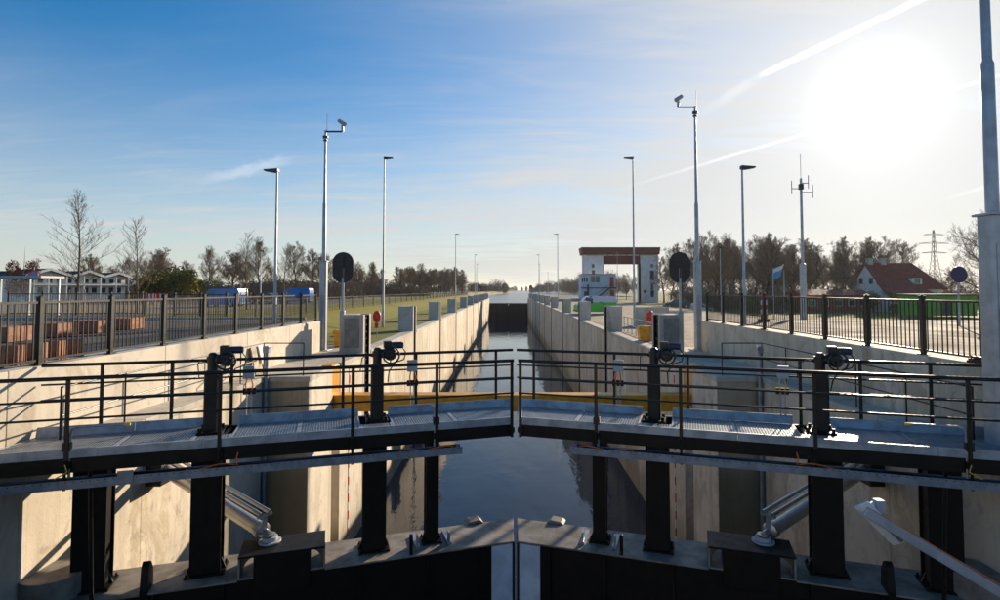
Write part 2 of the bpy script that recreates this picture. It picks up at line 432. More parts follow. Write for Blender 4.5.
sheet('asphalt_road', 'asphalt', [-46, -30, -20, -9.05], [-60, 0, 12, Y_END + .9], fl, .012)
sheet('asphalt_yard', 'asphalt', [-60, -40, -28] + lin(-27, -19, 8), lin(Y_END + 1.4, 47, 11), z_left, .035)
sheet('sand_strip', 'sand', [-90, -80, -70, -60, -40, -28] + lin(-27, -20, 7), [47.2, 50, 55, 60, 75], z_left, .035)
sheet('parking_yard', 'asphalt', [-90, -80, -70, -60, -40, -28] + lin(-27, -20, 7), [75.2, 90, 110], z_left, .04)
sheet('grass_verge', 'verge', lin(-19, -10, 9) + [-8.4, -6.9], lin(27.5, 50, 10) + lin(55, 185, 13), z_left, .02)
sheet('concrete_paving', 'paving', [9.0, 16, 23] + lin(24, 35, 10), [-60, 0, 12, Y_END + .9], fr, .012)
sheet('concrete_yard', 'paving', [7.0, 12, 20, 23.5], lin(26.2, 180, 6), z_right, .02)
sheet('grass_field', 'verge', lin(24, 36, 12) + [60, 90], [26.5, 60, 100, 180], z_right, .03)
sheet('grass_field', 'verge', [36, 60, 90], [-20, 10, Y_END + .9], fr, .05)
w = MB(); w.add([(-9, -60, Z_WAT), (9, -60, Z_WAT), (9, Y_UG + 2, Z_WAT), (-9, Y_UG + 2, Z_WAT)], [(0, 1, 2, 3)])
struct('lock_water', w, 'water')
w = MB(); w.add([(-200, Y_UG + .9, Z_CANAL), (400, Y_UG + .9, Z_CANAL), (400, 5000, Z_CANAL), (-200, 5000, Z_CANAL)], [(0, 1, 2, 3)])
struct('canal_water', w, 'canal')
kb = MB()
kb.box(-46.2, -9.3, Y_END + .95, Y_END + 1.12, -.3, .1)
struct('kerb', kb, 'kerb')

# ------------------------------------------------------------------ lock head walls, chamber walls
PILLARS = [25.0, 37.4, 51.2, 66.6, 84.0, 99.5, 114.5, 129.5, 144.5, 159.5, 173.0]
def lock_side(s):
    side = 'sunlit left' if s < 0 else 'shaded right'
    # lock head with the gate recess
    hw = thing('lock_head_wall', 'concrete lock head wall with gate recess, %s side' % side, 'wall', (s * XR, 8, Z_WAT))
    inv = Vector((-s * XR, -8, -Z_WAT))
    def part(mb, name, m, parent=hw, **k):
        o = mb.build(name, m, parent, **k); o.location = inv; return o
    ys = [-40, -26, -14, -4, 1.2, 5.4, 8.7, 11.6, 14.4, Y_REC]
    for i in range(len(ys) - 1):
        part(MB().box(s * XR, s * (XR + .35), ys[i] + .006, ys[i + 1] - .006, -11, Z_COP - .16), 'panel', 'concrete')
    part(MB().box(s * (XR + .03), s * (XF + .6), -40, Y_REC + .2, -11, Z_COP - .17), 'backing_wall', 'concrete')
    for i in range(len(ys) - 1):
        part(MB().box(s * (XR - .04), s * (XF - .012), ys[i] + .004, ys[i + 1] - .004, Z_COP - .16, Z_COP), 'coping_slab', 'coping', bevel=.012)
    # pier between recess and first pillar
    part(MB().box(s * (XC + .02), s * (XR + .02), Y_REC, Y_REC + .3, -11, Z_COP - .165), 'recess_end', 'recess')
    part(MB().box(s * XC, s * (XC + .5), Y_REC + .004, 19.6, -11, Z_COP - .16), 'panel', 'chamber')
    part(MB().box(s * XC, s * (XC + .5), 20.55, 22.0, -11, Z_COP - .16), 'panel', 'chamber')
    part(MB().box(s * XC, s * (XC + .5), 22.012, 23.65, -11, Z_COP - .16), 'panel', 'chamber')
    part(MB().box(s * (XC + .45), s * (XF + .6), Y_REC + .28, 26.0, -11, Z_COP - .168), 'backing_wall', 'concrete')
    part(MB().box(s * (XC - .03), s * (XF - .012), Y_REC - .03, 19.58, Z_COP - .16, Z_COP), 'coping_slab', 'coping', bevel=.012)
    part(MB().box(s * (XC - .03), s * (XF - .012), 20.57, 23.6, Z_COP - .16, Z_COP), 'coping_slab', 'coping', bevel=.012)
    part(MB().box(s * (XC + .5), s * (XF - .012), 19.585, 20.565, Z_COP - .16, Z_COP - .004), 'coping_slab', 'coping')
    part(MB().box(s * (XC + 1.0), s * (XF + .5), 23.606, 26.2, Z_COP - .16, Z_COP - .003), 'coping_slab', 'coping')
    # chamber wall
    cw = thing('chamber_wall', 'long concrete chamber wall with mooring pillars, %s side' % side, 'wall', (s * XC, 24, Z_WAT))
    inv2 = Vector((-s * XC, -24, -Z_WAT))
    def cpart(mb, name, m, parent=cw, **k):
        o = mb.build(name, m, parent, **k)
        if parent is cw: o.location = inv2
        return o
    cpart(MB().box(s * (XC + .42), s * (XC + 1.1), 26.0, Y_UG + 3, -11, Z_COP - .17), 'backing_wall', 'chamber2')
    for i, yp in enumerate(PILLARS):
        a, b = yp - 1.3, yp
        poly = [(s * XC, a), (s * (XC + .95), a), (s * (XC + .95), b), (s * XC, b), (s * XC, b - .30), (s * (XC + .38), b - .30), (s * (XC + .38), a + .28), (s * XC, a + .28)]
        cpart(MB().prism(poly, -11, .28, 'z'), 'mooring_pillar', 'pillar', bevel=.015 if i < 3 else 0)
        fr_ = MB()
        for y0 in (a + .29, b - .37):
            fr_.box(s * (XC - .015), s * (XC + .36), y0, y0 + .06, -10.9, .22)
        fr_.box(s * (XC + .30), s * (XC + .375), a + .36, b - .38, -10.9, .22)
        sl_ = cpart(fr_, 'bollard_guide', 'black_steel')
        if i < 3:
            rg = MB()
            for k in range(27):
                rg.box(s * (XC + .06), s * (XC + .11), a + .36, b - .38, .1 - k * .3, .14 - k * .3)
            cpart(rg, 'rung', 'black_steel')
            if i == 0: cpart(MB().box(s * (XC + .16), s * (XC + .80), a - .012, a + .004, Z_COP + .22, .14), 'cover_plate', 'cover')
        nxt = (PILLARS[i + 1] - 1.3) if i + 1 < len(PILLARS) else Y_UG - 1
        n = max(2, round((nxt - b) / 3.1)); st = (nxt - b) / n
        for k in range(n):
            y0, y1 = b + k * st, b + (k + 1) * st
            off = rnd.uniform(0, .012)
            cpart(MB().box(s * (XC + off), s * (XC + .44), y0 + .018, y1 - .018, -11, Z_COP - .15), 'panel', rnd.choice(['chamber', 'chamber', 'chamber2']))
            cpart(MB().box(s * (XC - .03), s * (XC + .62), y0 + .008, y1 - .008, Z_COP - .15 + off, Z_COP + off), 'coping_slab', 'coping', bevel=.01 if i < 3 else 0)
    # retaining wall under the fence
    rw = thing('retaining_wall', 'pale concrete retaining wall under the fence, %s side' % side, 'wall', (s * XF, 8, Z_COP))
    ys = [-40, -20, -6, 0.5, 5.0, 9.2, 13.4, 17.6, 21.0, Y_END]
    for i in range(len(ys) - 1):
        o = MB().box(s * (XF - .10), s * (XF + .5), ys[i] + .005, ys[i + 1] - .005, Z_COP - .3, .0).build('panel', 'plaster' if s < 0 else 'concrete', rw, bevel=.012); o.location = (-s * XF, -8, -Z_COP)
    o = MB().box(s * (XF - .09), s * (XF + 7.0), Y_END, Y_END + .3, Z_COP - .4, .0).build('wing_wall', 'plaster' if s < 0 else 'concrete', rw, bevel=.012); o.location = (-s * XF, -8, -Z_COP)
for s in (-1, 1): lock_side(s)

# ------------------------------------------------------------------ lock gate leaves
LA = math.atan(.32); TIPY = 11.5
Z_GT = -3.48                              # top of the gate body
Z_GR, Z_UPST, Z_RAIL = -1.20, -1.04, .01
U_END = 8.0
def gate_leaf(s):
    side = 'left' if s < 0 else 'right'
    root = thing('lock_gate', '%s leaf of the dark steel mitre lock gate carrying a railed walkway' % side, 'lock gate', (s * .03, TIPY, Z_WAT), -s * LA, 'mitre gate leaves')
    ZO = Z_WAT
    def P(u, v, z): return (s * u, v, z - ZO)
    def bx(mb, u0, u1, v0, v1, z0, z1): return mb.box(s * u0, s * u1, v0, v1, z0 - ZO, z1 - ZO)
    def bld(mb, name, m, parent=root, **k): return mb.build(name, m, parent, **k)
    TA = math.tan(LA)
    ut = lambda v, gap=.012: -TA * v + gap                       # where the leaf end lies on the lock's centre line
    ue = lambda v: (8.22 - math.sin(LA) * v) / math.cos(LA)      # where it meets the quay
    def mit(mb, u1, v0, v1, z0, z1, gap=.012):
        return mb.prism([(s * ut(v0, gap), v0), (s * u1, v0), (s * u1, v1), (s * ut(v1, gap), v1)], z0 - ZO, z1 - ZO, 'z')
    # body: skin, ribs, top plate
    bld(mit(MB(), 7.5, -.44, .46, -12, Z_GT - .03), 'gate_body', 'black_steel')
    B0, B1 = 3.62, 5.0
    bld(mit(MB(), B0, -.52, .52, Z_GT - .03, Z_GT), 'top_plate', 'gate_top', bevel=.006)
    bld(bx(MB(), B1, 7.5, -.52, .52, Z_GT - .03, Z_GT), 'top_plate', 'gate_top', bevel=.006)
    bld(bx(MB(), B0 + .004, B1 - .004, -.46, .52, Z_GT - .03, Z_GT - .001), 'top_plate', 'gate_top')
    for i, u in enumerate((.75, 1.8, 3.0, 5.2, 6.2, 7.2)):
        bld(bx(MB(), u, u + .05, -.515, -.44, -12, Z_GT - .032), 'stiffener', 'black_steel')
    bld(bx(MB(), .19, .60, -.475, -.446, -12, Z_GT - .06), 'mitre_strip', 'strip_white')
    bld(bx(MB(), .150, .186, -.50, -.445, -12, Z_GT - .032), 'mitre_seal', 'brown_steel')
    # raised cylinder bracket with rounded gussets
    bk = MB()
    bx(bk, B0, B1, -.53, .16, Z_GT + .345, Z_GT + .38)
    bx(bk, B0 + .24, B1 - .24, -.515, .14, Z_GT - .28, Z_GT + .344)
    b = bld(bk, 'cylinder_bracket', 'black_steel', bevel=.008)
    for u0, u1, q in ((B0, B0 + .24, 1), (B1 - .24, B1, -1)):
        gp = []
        c = (u1 if q > 0 else u0)
        edge = (u0 if q > 0 else u1)
        pts = [(edge, Z_GT + .344), (c, Z_GT + .344), (c, Z_GT + .30)]
        for k in range(7):
            a = k / 6 * math.pi / 2
            pts.append((c - (c - edge) * .78 * math.sin(a), Z_GT + .01 + .28 * math.cos(a) * .9))
        pts.append((edge, Z_GT + .01))
        gp = [(s * p[0], p[1] - ZO) for p in pts]
        MB().prism(gp, -.30, -.26, 'y').build('gusset', 'gate_top', b)
        MB().box(s * edge, s * (edge + (.03 if q > 0 else -.03)), -.50, .13, Z_GT + .002 - ZO, Z_GT + .343 - ZO).build('gusset', 'gate_top', b)
    # far-edge stubs, fins
    st = MB(); st.prism([(.50, Z_GT + .0 - ZO), (.86, Z_GT - ZO), (.80, Z_GT + .05 - ZO), (.58, Z_GT + .07 - ZO)] if s > 0 else [(-.50, Z_GT - ZO), (-.86, Z_GT - ZO), (-.80, Z_GT + .05 - ZO), (-.58, Z_GT + .07 - ZO)], .46, .72, 'y')
    bld(st, 'stop_block', 'gate_top', bevel=.008)
    def fin(u, v0, h, wd):
        pr = [(v0, Z_GT - .25 - ZO), (v0 + .34, Z_GT - ZO), (v0 + .30, Z_GT + h * .6 - ZO), (v0 + .2, Z_GT + h - .04 - ZO), (v0 + .13, Z_GT + h - ZO), (v0 + .05, Z_GT + h - .06 - ZO), (v0 - .02, Z_GT + .05 - ZO)]
        bld(MB().prism(pr, s * u - wd / 2, s * u + wd / 2, 'x'), 'lifting_lug', 'black_steel', bevel=.006)
    fin(6.35, -.52, .46, .11)
    bld(bx(MB(), 2.10, 2.16, -.50, -.44, Z_GT + .002, Z_GT + .36), 'guide_pin', 'black_steel', bevel=.01)
    for u in (1.38, 1.98):
        q = MB(); bx(q, u - .04, u + .04, -.3, .3, Z_GT + .002, Z_GT + .05); bx(q, u - .015, u + .015, -.28, -.14, Z_GT + .05, Z_GT + .22)
        bld(q, 'foot_clamp', 'galv')
    # columns carrying the walkway
    for u, wd, vv in ((1.68, .25, .12), (2.76, .42, .16), (5.55, .47, .18), (7.22, .47, .2)):
        c = MB()
        tk = .028
        bx(c, u - wd / 2, u + wd / 2, -vv, -vv + tk, Z_GT, Z_GR - .17); bx(c, u - wd / 2, u + wd / 2, vv - tk, vv, Z_GT, Z_GR - .17)
        bx(c, u - wd / 2 + .04, u + wd / 2 - .04, -vv + tk, vv - tk, Z_GT, Z_GR - .17)
        co = bld(c, 'column', 'black_steel')
        f = MB(); bx(f, u - wd / 2 - .07, u + wd / 2 + .07, -vv - .06, vv + .06, Z_GT + .002, Z_GT + .03)
        for du in (-1, 1):
            for dv in (-1, 1):
                f.cyl((s * (u + du * (wd / 2 + .035)), dv * (vv + .03), Z_GT + .05 - ZO), .018, .05, 'z', 6)
        f.build('base_plate', 'black_steel', co)
        gq = MB()
        for du in (-1, 1):
            e = s * (u + du * wd / 2)
            gq.prism([(e, Z_GT + .03 - ZO), (e + s * du * .065, Z_GT + .03 - ZO), (e, Z_GT + .2 - ZO)], -.02, .02, 'y')
        gq.build('gusset', 'black_steel', co)
    # longitudinal walkway beams + cross bearers
    for v in (-.87, .80):
        bld(MB().prism([(s * ut(v, .03), v), (s * ue(v), v), (s * ue(v), v + .09), (s * ut(v + .09, .03), v + .09)], Z_GR - .19 - ZO, (Z_GR + .03 if v < 0 else Z_GR - .01) - ZO, 'z'), 'walkway_beam', 'black_steel')
    for u in [.98 * k + .4 for k in range(8)]:
        bld(bx(MB(), u, u + .07, -.78, .80, Z_GR - .15, Z_GR - .04), 'cross_bearer', 'black_steel')
    # deck trays with real bar grating
    def deck(e0, e1, v0, v1, kick_far=True):
        f0 = e0 if callable(e0) else (lambda v, e=e0: e)
        f1 = e1 if callable(e1) else (lambda v, e=e1: e)
        t = MB()
        bx(t, f0(v0), f1(v0), v0, v0 + .006, Z_GR - .0, Z_UPST); bx(t, f0(v0), f1(v0), v0 - .045, v0 + .0, Z_UPST - .006, Z_UPST)
        if kick_far:
            a_, b_ = f0(v1), f1(v1)
            t.add([P(a_, v1, Z_GR), P(b_, v1, Z_GR), P(b_, v1 + .05, Z_UPST), P(a_, v1 + .05, Z_UPST), P(a_, v1 + .012, Z_GR), P(b_, v1 + .012, Z_GR), P(b_, v1 + .062, Z_UPST), P(a_, v1 + .062, Z_UPST)],
                  [(0, 1, 2, 3), (7, 6, 5, 4), (3, 2, 6, 7), (0, 4, 5, 1), (0, 3, 7, 4), (1, 5, 6, 2)])
        for ff, w_ in ((f0, .03), (f1, -.03)):
            pa = [(s * ff(v0 + .008), v0 + .008), (s * (ff(v0 + .008) + w_), v0 + .008), (s * (ff(v1) + w_), v1), (s * ff(v1), v1)]
            t.prism(pa, Z_GR - .03 - ZO, Z_GR + .004 - ZO, 'z')
        tr_ = bld(t, 'deck_tray', 'galv_deck')
        gmb = MB(); pitch = .046
        n = int((v1 - v0 - .02) / pitch)
        for k in range(n + 1):
            v = v0 + .012 + k * pitch
            bx(gmb, f0(v) + .03, f1(v) - .03, v, v + .013, Z_GR - .03, Z_GR)
        umin, umax = min(f0(v0), f0(v1)), max(f1(v0), f1(v1)); n = int((umax - umin - .06) / pitch)
        for k in range(1, n):
            u = umin + .03 + k * pitch; va, vb = v0 + .012, v1 - .004
            if u < f0(va) + .03: va = min(vb, (u - .045) / -TA)
            if u > f1(vb) - .045: vb = max(va, (8.22 - (u + .045) * math.cos(LA)) / math.sin(LA))
            if vb - va > .03: bx(gmb, u, u + .013, va, vb, Z_GR - .014, Z_GR - .0008)
        gr = gmb.build('grating', 'grating', tr_); gr['kind'] = 'stuff'
    VN, VF = -.845, .80
    for u0, u1 in ((lambda v: ut(v, .03), 1.24), (1.246, 2.44), (3.02, 4.10), (4.106, 5.20), (5.80, 6.9), (6.906, ue)):
        deck(u0, u1, VN, VF)
    for u0, u1 in ((2.446, 3.014), (5.206, 5.794)):
        deck(u0, u1, VN, .08, False)
    # near-side fascia plates, joints where the trays meet
    for u0, u1 in ((.325, .98), (.985, 2.44), (2.445, 4.1), (4.105, 5.5), (5.505, 6.9), (6.905, 8.85)):
        bld(bx(MB(), u0, u1, -.895, -.888, Z_GR + .032, Z_UPST + .004), 'fascia_plate', 'galv_deck')
    # railings
    for vr, posts, u0, nm in ((-.90, (.34, 1.75, 3.2, 5.25, 7.3, 8.5), .305, 'near'), (.885, (.12, 1.86, 3.32, 5.35, 6.35, 7.45), -.265, 'far')):
        for z, r in ((Z_RAIL, .030), (Z_RAIL - .33, .017), (Z_RAIL - .60, .017)):
            bld(MB().tube([P(u0, vr, z), P(ue(vr), vr, z)], r, 10), 'handrail' if r > .025 else 'knee_rail', 'black_rail', smooth=40)
        for u in posts:
            po = bld(bx(MB(), u - .028, u + .028, vr - .012, vr + .012, Z_GR - .20, Z_RAIL - .02), 'railing_post', 'black_rail')
            bx(MB(), u - .05, u + .05, vr - .02 if vr < 0 else vr - .035, vr + .035 if vr < 0 else vr + .02, Z_GR - .12, Z_GR - .02).build('fixing_plate', 'black_steel', po)
    # valve spindle standards with gearbox, handwheel and motor
    for u in (2.69, 5.60):
        c = MB(); v = .42
        c.prism([(s * u - .12, v - .09), (s * u - .09, v - .12), (s * u + .09, v - .12), (s * u + .12, v - .09), (s * u + .12, v + .09), (s * u + .09, v + .12), (s * u - .09, v + .12), (s * u - .12, v + .09)], Z_GR - .05 - ZO, -.18 - ZO, 'z')
        sp = bld(c, 'spindle_column', 'brown_steel', bevel=.006)
        f = MB(); f.box(s * u - .21, s * u + .21, v - .21, v + .21, Z_GR - .08 - ZO, Z_GR + .015 - ZO)
        for du in (-1, 1):
            for dv in (-1, 1): f.cyl((s * u + du * .16, v + dv * .16, Z_GR + .05 - ZO), .03, .07, 'z', 8)
        f.build('base_flange', 'black_steel', sp)
        g_ = MB()
        g_.cyl((s * u, v, -.15 - ZO), .105, .06, 'z', 20); g_.cyl((s * u, v, -.02 - ZO), .085, .22, 'z', 20)
        g_.cyl((s * u, v, .10 - ZO), .10, .06, 'z', 20); g_.tube([(s * u, v, .10 - ZO), (s * u, v, .17 - ZO), (s * u, v, .20 - ZO)], [.075, .072, .04], 16)
        g_.tube([(s * u + .02, v, .08 - ZO), (s * u + .30, v - .03, .08 - ZO)], [.085, .10], 16)
        g_.tube([(s * u + .24, v + .14, .07 - ZO), (s * u + .24, v - .10, .07 - ZO), (s * u + .24, v - .16, .07 - ZO)], [.125, .125, .09], 18)
        g_.build('gearbox', 'motor_black', sp, smooth=40)
        hw_ = MB(); hc = Vector((s * u + .25, v - .20, .06 - ZO))
        hw_.torus(hc, .155, .017, (0, 1, 0)); hw_.cyl(hc, .032, .07, 'y', 12)
        for k in range(3):
            a = k * 2.094 + .4; hw_.tube([hc, hc + Vector((math.cos(a) * .15, 0, math.sin(a) * .15))], .013, 6)
        hw_.build('handwheel', 'motor_black', sp, smooth=50)
        mo = MB(); mo.box(s * u + .12, s * u + .27, v - .08, v + .10, .18 - ZO, .32 - ZO); mo.build('switch_box', 'motor_black', sp, bevel=.012)
        mo = MB(); mo.cyl((s * u + .38, v, .235 - ZO), .065, .20, 'x', 16); mo.cyl((s * u + .49, v, .235 - ZO), .055, .03, 'x', 16)
        for k in range(5): mo.cyl((s * u + .31 + k * .035, v, .235 - ZO), .072, .008, 'x', 16)
        mo.build('motor', 'motor_blue', sp, smooth=40)
        cb = MB(); cb.tube([(s * u + .48, v, .2 - ZO), (s * u + .56, v, .08 - ZO), (s * u + .52, v + .05, -.06 - ZO), (s * u + .36, v + .1, -.12 - ZO), (s * u + .25, v + .2, -.3 - ZO), (s * u + .25, v + .42, -.55 - ZO)], .013, 6)
        cb.tube([(s * u - .08, v, .02 - ZO), (s * u - .2, v + .05, .06 - ZO), (s * u - .28, v + .2, -.02 - ZO), (s * u - .3, v + .44, -.3 - ZO)], .011, 6)
        cb.build('cable', 'motor_black', sp, smooth=60)
    # junction boxes on the far rail, conduits on the deck
    for u, cab in ((1.95, 'orange_cable'), (5.05, 'yellow_cable' if s > 0 else 'orange_cable')):
        bxo = MB(); bx(bxo, u - .10, u + .10, .80, .87, -.36, -.12); j = bld(bxo, 'junction_box', 'plastic_grey', bevel=.01)
        q = MB()
        for k in (-.05, .03): q.tube([P(u + k, .83, -.36), P(u + k * 1.6, .81, -.48), P(u + k, .84, -.60)], .012, 6)
        q.build('cable', cab, j, smooth=60)
        q = MB()
        for k in (-.05, .03): q.tube([P(u + k, .84, -.60), P(u + k, .84, Z_GR + .02)], .012, 6)
        q.build('conduit', 'galv', j, smooth=60)
        q = MB(); bx(q, u - .13, u + .1, .85, .872, -.66, -.54); q.build('clip', 'black_steel', j)
    for u, e in ((1.75, 1), (7.3, -1)):
        q = MB(); q.tube([P(u + .03 * e, -.86, Z_GR - .32), P(u + .03 * e, -.86, -.82), P(u + .05 * e, -.86, -.75), P(u + .12 * e, -.85, -.72), P(u + .4 * e, -.84, -.725), P(u + .72 * e, -.84, -.73)], .020, 8)
        q2 = MB(); q2.tube([P(u + .72 * e, -.84, -.73), P(u + .80 * e, -.84, -.735)], .024, 8); bld(q2, 'conduit_tip', 'yellow_cable' if u > 5 else 'galv', smooth=60)
        bld(q, 'conduit', 'galv', smooth=60)
        q = MB(); bx(q, u - .05, u + .06, -.90, -.82, -1.07, -.94); bld(q, 'clamp_box', 'motor_black')
    # cable tray hung under the near beam
    t = MB(); u0, u1, v0, v1, z0, z1 = 1.3, 8.8, -.99, -.80, -1.60, -1.47
    bx(t, u0, u1, v0, v1, z0, z0 + .006); bx(t, u0, u1, v0, v0 + .006, z0 + .006, z1); bx(t, u0, u1, v1 - .006, v1, z0 + .006, z1)
    tr_ = bld(t, 'cable_tray', 'tray_steel')
    q = MB()
    for k in range(int((u1 - u0) / .1)):
        u = u0 + .05 + k * .1; bx(q, u, u + .022, v0 - .0025, v0 - .001, z0 + .10, z0 + .112)
    q.build('slot', 'motor_black', tr_)['kind'] = 'stuff'
    q = MB()
    for k, (vv, c0) in enumerate(((-.95, .0), (-.91, .03), (-.87, .01))):
        q.tube([P(u0 + .1 + .25 * i, vv + .01 * math.sin(i * 1.3 + k), z1 - .03 + .012 * math.sin(i * .9 + 2 * k) + c0) for i in range(30)], .014, 6)
    q.build('cable', 'motor_black', tr_, smooth=60)
    q = MB(); q.tube([P(u0 + .15 + .12 * i, -.93 + .02 * math.sin(i * 2.), z1 + .0 + .018 * math.sin(i * 1.1)) for i in range(9)], .010, 6)
    q.tube([P(5.0 + .1 * i, -.97 + .01 * math.sin(i), z1 + .02 + .03 * math.sin(i * .8)) for i in range(8)], .010, 6)
    q.tube([P(4.97, -.96, z1 + .01), P(4.99, -.95, z1 + .1), P(4.97, -.93, z1 + .2)], .010, 6)
    q.build('cable', 'orange_cable', tr_, smooth=60)
    q = MB(); q.tube([P(7.3, -.93, z1 + .22), P(7.25, -.98, z1 + .12), P(7.4, -1.0, z1 + .04)], .010, 6); q.build('cable', 'yellow_cable', tr_, smooth=60)
    for u in (1.75, 3.2, 5.25, 7.3):
        q = MB(); bx(q, u - .02, u + .02, -.94, -.925, z0 - .03, Z_GR - .0); q.build('hanger', 'black_steel', tr_)
    if s < 0:
        q = MB(); bx(q, 6.4, 6.61, -1.0, -.992, z0 + .02, z1 + .08); q.build('splice_plate', 'tray_steel', tr_)
    bld(MB().tube([P(7.02, -.80, Z_GR - .2), P(7.02, -.60, Z_GT + .02)], .03, 8), 'drain_pipe', 'black_rail', smooth=60)
    # pivot collar on the heel
    hc = MB(); o = P(7.72, -.05, Z_GT + .24)
    hc.cyl((o[0], o[1], o[2] - .12), .45, .46, 'z', 36); hc.cyl((o[0], o[1], o[2] + .03), .37, .06, 'z', 36)
    bld(hc, 'pivot_collar', 'gate_top', smooth=30, bevel=.01)
    hc = MB(); hc.torus((o[0], o[1], o[2] + .06), .22, .03, (0, 0, 1), 28, 8); hc.cyl((o[0], o[1], o[2] + .06), .16, .05, 'z', 24)
    bld(hc, 'pivot_cap', 'gate_top', smooth=40)
    return root
leafs = {s: gate_leaf(s) for s in (-1, 1)}

def leaf_pt(s, u, v, z):
    c, q = math.cos(LA), math.sin(LA)
    return Vector((s * .03 + s * c * u + s * q * v, TIPY - q * u + c * v, z))
def cylinder(s):
    a = leaf_pt(s, 4.55, -.06, Z_GT + .50); b = Vector((s * (XR - .16), 12.0, -2.42)); b2 = b
    side = 'sunlit left' if s < 0 else 'shaded right'
    root = thing('hydraulic_cylinder', 'silver hydraulic cylinder pushing the gate leaf, %s side' % side, 'cylinder', tuple(leaf_pt(s, 4.55, -.06, Z_GT + .382)), 0, 'gate hydraulic cylinders')
    o = root.location.copy(); a -= o; b = b - o
    d = (b - a).normalized(); up = Vector((0, 0, 1)); sd = d.cross(up).normalized(); nu = sd.cross(d)
    MB().tube([a + d * .02, a + d * .3], .06, 20).build('piston_rod', 'silver', root, smooth=40)
    MB().tube([a + d * .16, a + d * .20, a + d * .30, a + d * .30, b - d * .18, b - d * .18, b], [.08, .14, .14, .122, .122, .14, .14], 28).build('barrel', 'silver', root, smooth=40)
    for q in (-.085, .085):
        MB().tube([a + nu * .32 + sd * q + d * .18, b + nu * .30 + sd * q - d * .1], .036, 14).build('hydraulic_pipe', 'silver', root, smooth=40)
    br = MB()
    br.beam(a + nu * .28 - sd * .14 + d * .2, a + nu * .28 + sd * .14 + d * .2, .05, .04); br.beam(a + nu * .02 + d * .16, a + nu * .28 + d * .2, .09, .02, d)
    br.build('pipe_bracket', 'galv', root)
    c = MB(); c.cyl((0, 0, .015), .19, .03, 'z', 32); c.cyl((0, 0, .065), .13, .07, 'z', 32)
    c.build('clevis', 'plastic_grey', root, smooth=35, bevel=.006)
    c = MB(); c.cyl((0, 0, .13), .10, .02, 'z', 24); c.cyl((0, 0, .15), .04, .03, 'z', 6)
    c.build('pin_cap', 'silver', root, smooth=35)
    w_ = MB(); w_.box(b.x - .16, b.x + .16, b.y - .3, b.y + .3, b.z - .3, b.z + .24)
    w_.build('wall_anchor', 'brown_steel', root, bevel=.02)
for s in (-1, 1): cylinder(s)

# steel buffer frame at the outer edge of the gate recess, lower corners of the view
# ------------------------------------------------------------------ yellow impact beam across the chamber
ib = thing('impact_beam', 'yellow steel impact beam spanning the chamber behind the gate', 'beam', (0, 20.1, -3.0))
o = MB().box(-XC - .02, XC + .02, 19.78, 20.4, -2.92, -2.35).build('beam', 'yellow', ib, bevel=.02); o.location = (0, -20.1, 3.0)
for s in (-1, 1):
    o = MB().box(s * (XC + .02), s * (XC + .44), 19.62, 20.53, -2.92, -1.34).build('upright', 'yellow', ib, bevel=.02); o.location = (0, -20.1, 3.0)
    o = MB().box(s * (XC + .06), s * (XC + .40), 19.70, 20.45, -1.34, -1.30).build('top_cap', 'yellow', ib); o.location = (0, -20.1, 3.0)

# ------------------------------------------------------------------ small fittings on the lock head
def gauge(s):
    t = thing('water_gauge', 'red and white water level gauge on the %s chamber wall' % ('sunlit' if s < 0 else 'shaded'), 'gauge', (s * (XC - .012), 21.7, Z_COP - .3))
    for k in range(22):
        MB().box(-.012, .012, -.045, .045, -.32 * (k + 1), -.32 * k - .006).build('scale_plate', 'red' if k % 2 else 'white_paint', t)
for s in (-1, 1): gauge(s)

def guard_rail(s):
    t = thing('guard_rail', 'thin black guard rail round the gate recess edge, %s side' % ('left' if s < 0 else 'right'), 'railing', (s * (XR + .12), 12, Z_COP))
    def tb(pts, r, nm):
        MB().tube([(s * p[0] - s * (XR + .12), p[1] - 12, p[2] - Z_COP) for p in pts], r, 6).build(nm, 'black_rail', t, smooth=60)
    X0 = XR + .12
    ys = [9.6, 11.2, 12.8, 14.4, 16.0, Y_REC + .2]
    for z in (-.32, -.80): tb([(X0, ys[0], z), (X0, ys[-1], z)], .016, 'rail')
    for y in ys: tb([(X0, y, Z_COP), (X0, y, -.31)], .018, 'post')
    tb([(X0, Y_REC + .2, -.32), (XC + .25, Y_REC + .2, -.32)], .016, 'rail'); tb([(X0, Y_REC + .2, -.80), (XC + .25, Y_REC + .2, -.80)], .014, 'rail')
    tb([(XC + .25, Y_REC + .2, Z_COP), (XC + .25, Y_REC + .2, -.31)], .018, 'post')
for s in (-1, 1): guard_rail(s)
for s in (-1, 1):
    q = thing('vent_pipe', 'slim grey pipe standing in the %s gate recess corner' % ('sunlit left' if s < 0 else 'shaded right'), 'pipe', (s * (XR - .10), Y_REC - .12, -8))
    MB().tube([(0, 0, 0), (0, 0, 7.5)], .06, 12).build('pipe', 'galv', q, smooth=50)
    MB().box(-.09, .09, -.08, .08, 7.42, 7.62).build('cap_box', 'galv', q, bevel=.01)
for k, (y, tilt, m_) in enumerate(((17.9, .20, 'board'), (18.5, .24, 'wall_white'))):
    b = MB().box(-.02, .02, -.22, .22, 0, .86).build('leaning_board', m_, bevel=.004)
    b.location = (-XF + .31, y, Z_COP); b.rotation_euler = (0, -tilt, .1)
    tag(b, 'brown board leaning on the sunlit retaining wall' if k == 0 else 'pale board leaning on the sunlit retaining wall', 'board')

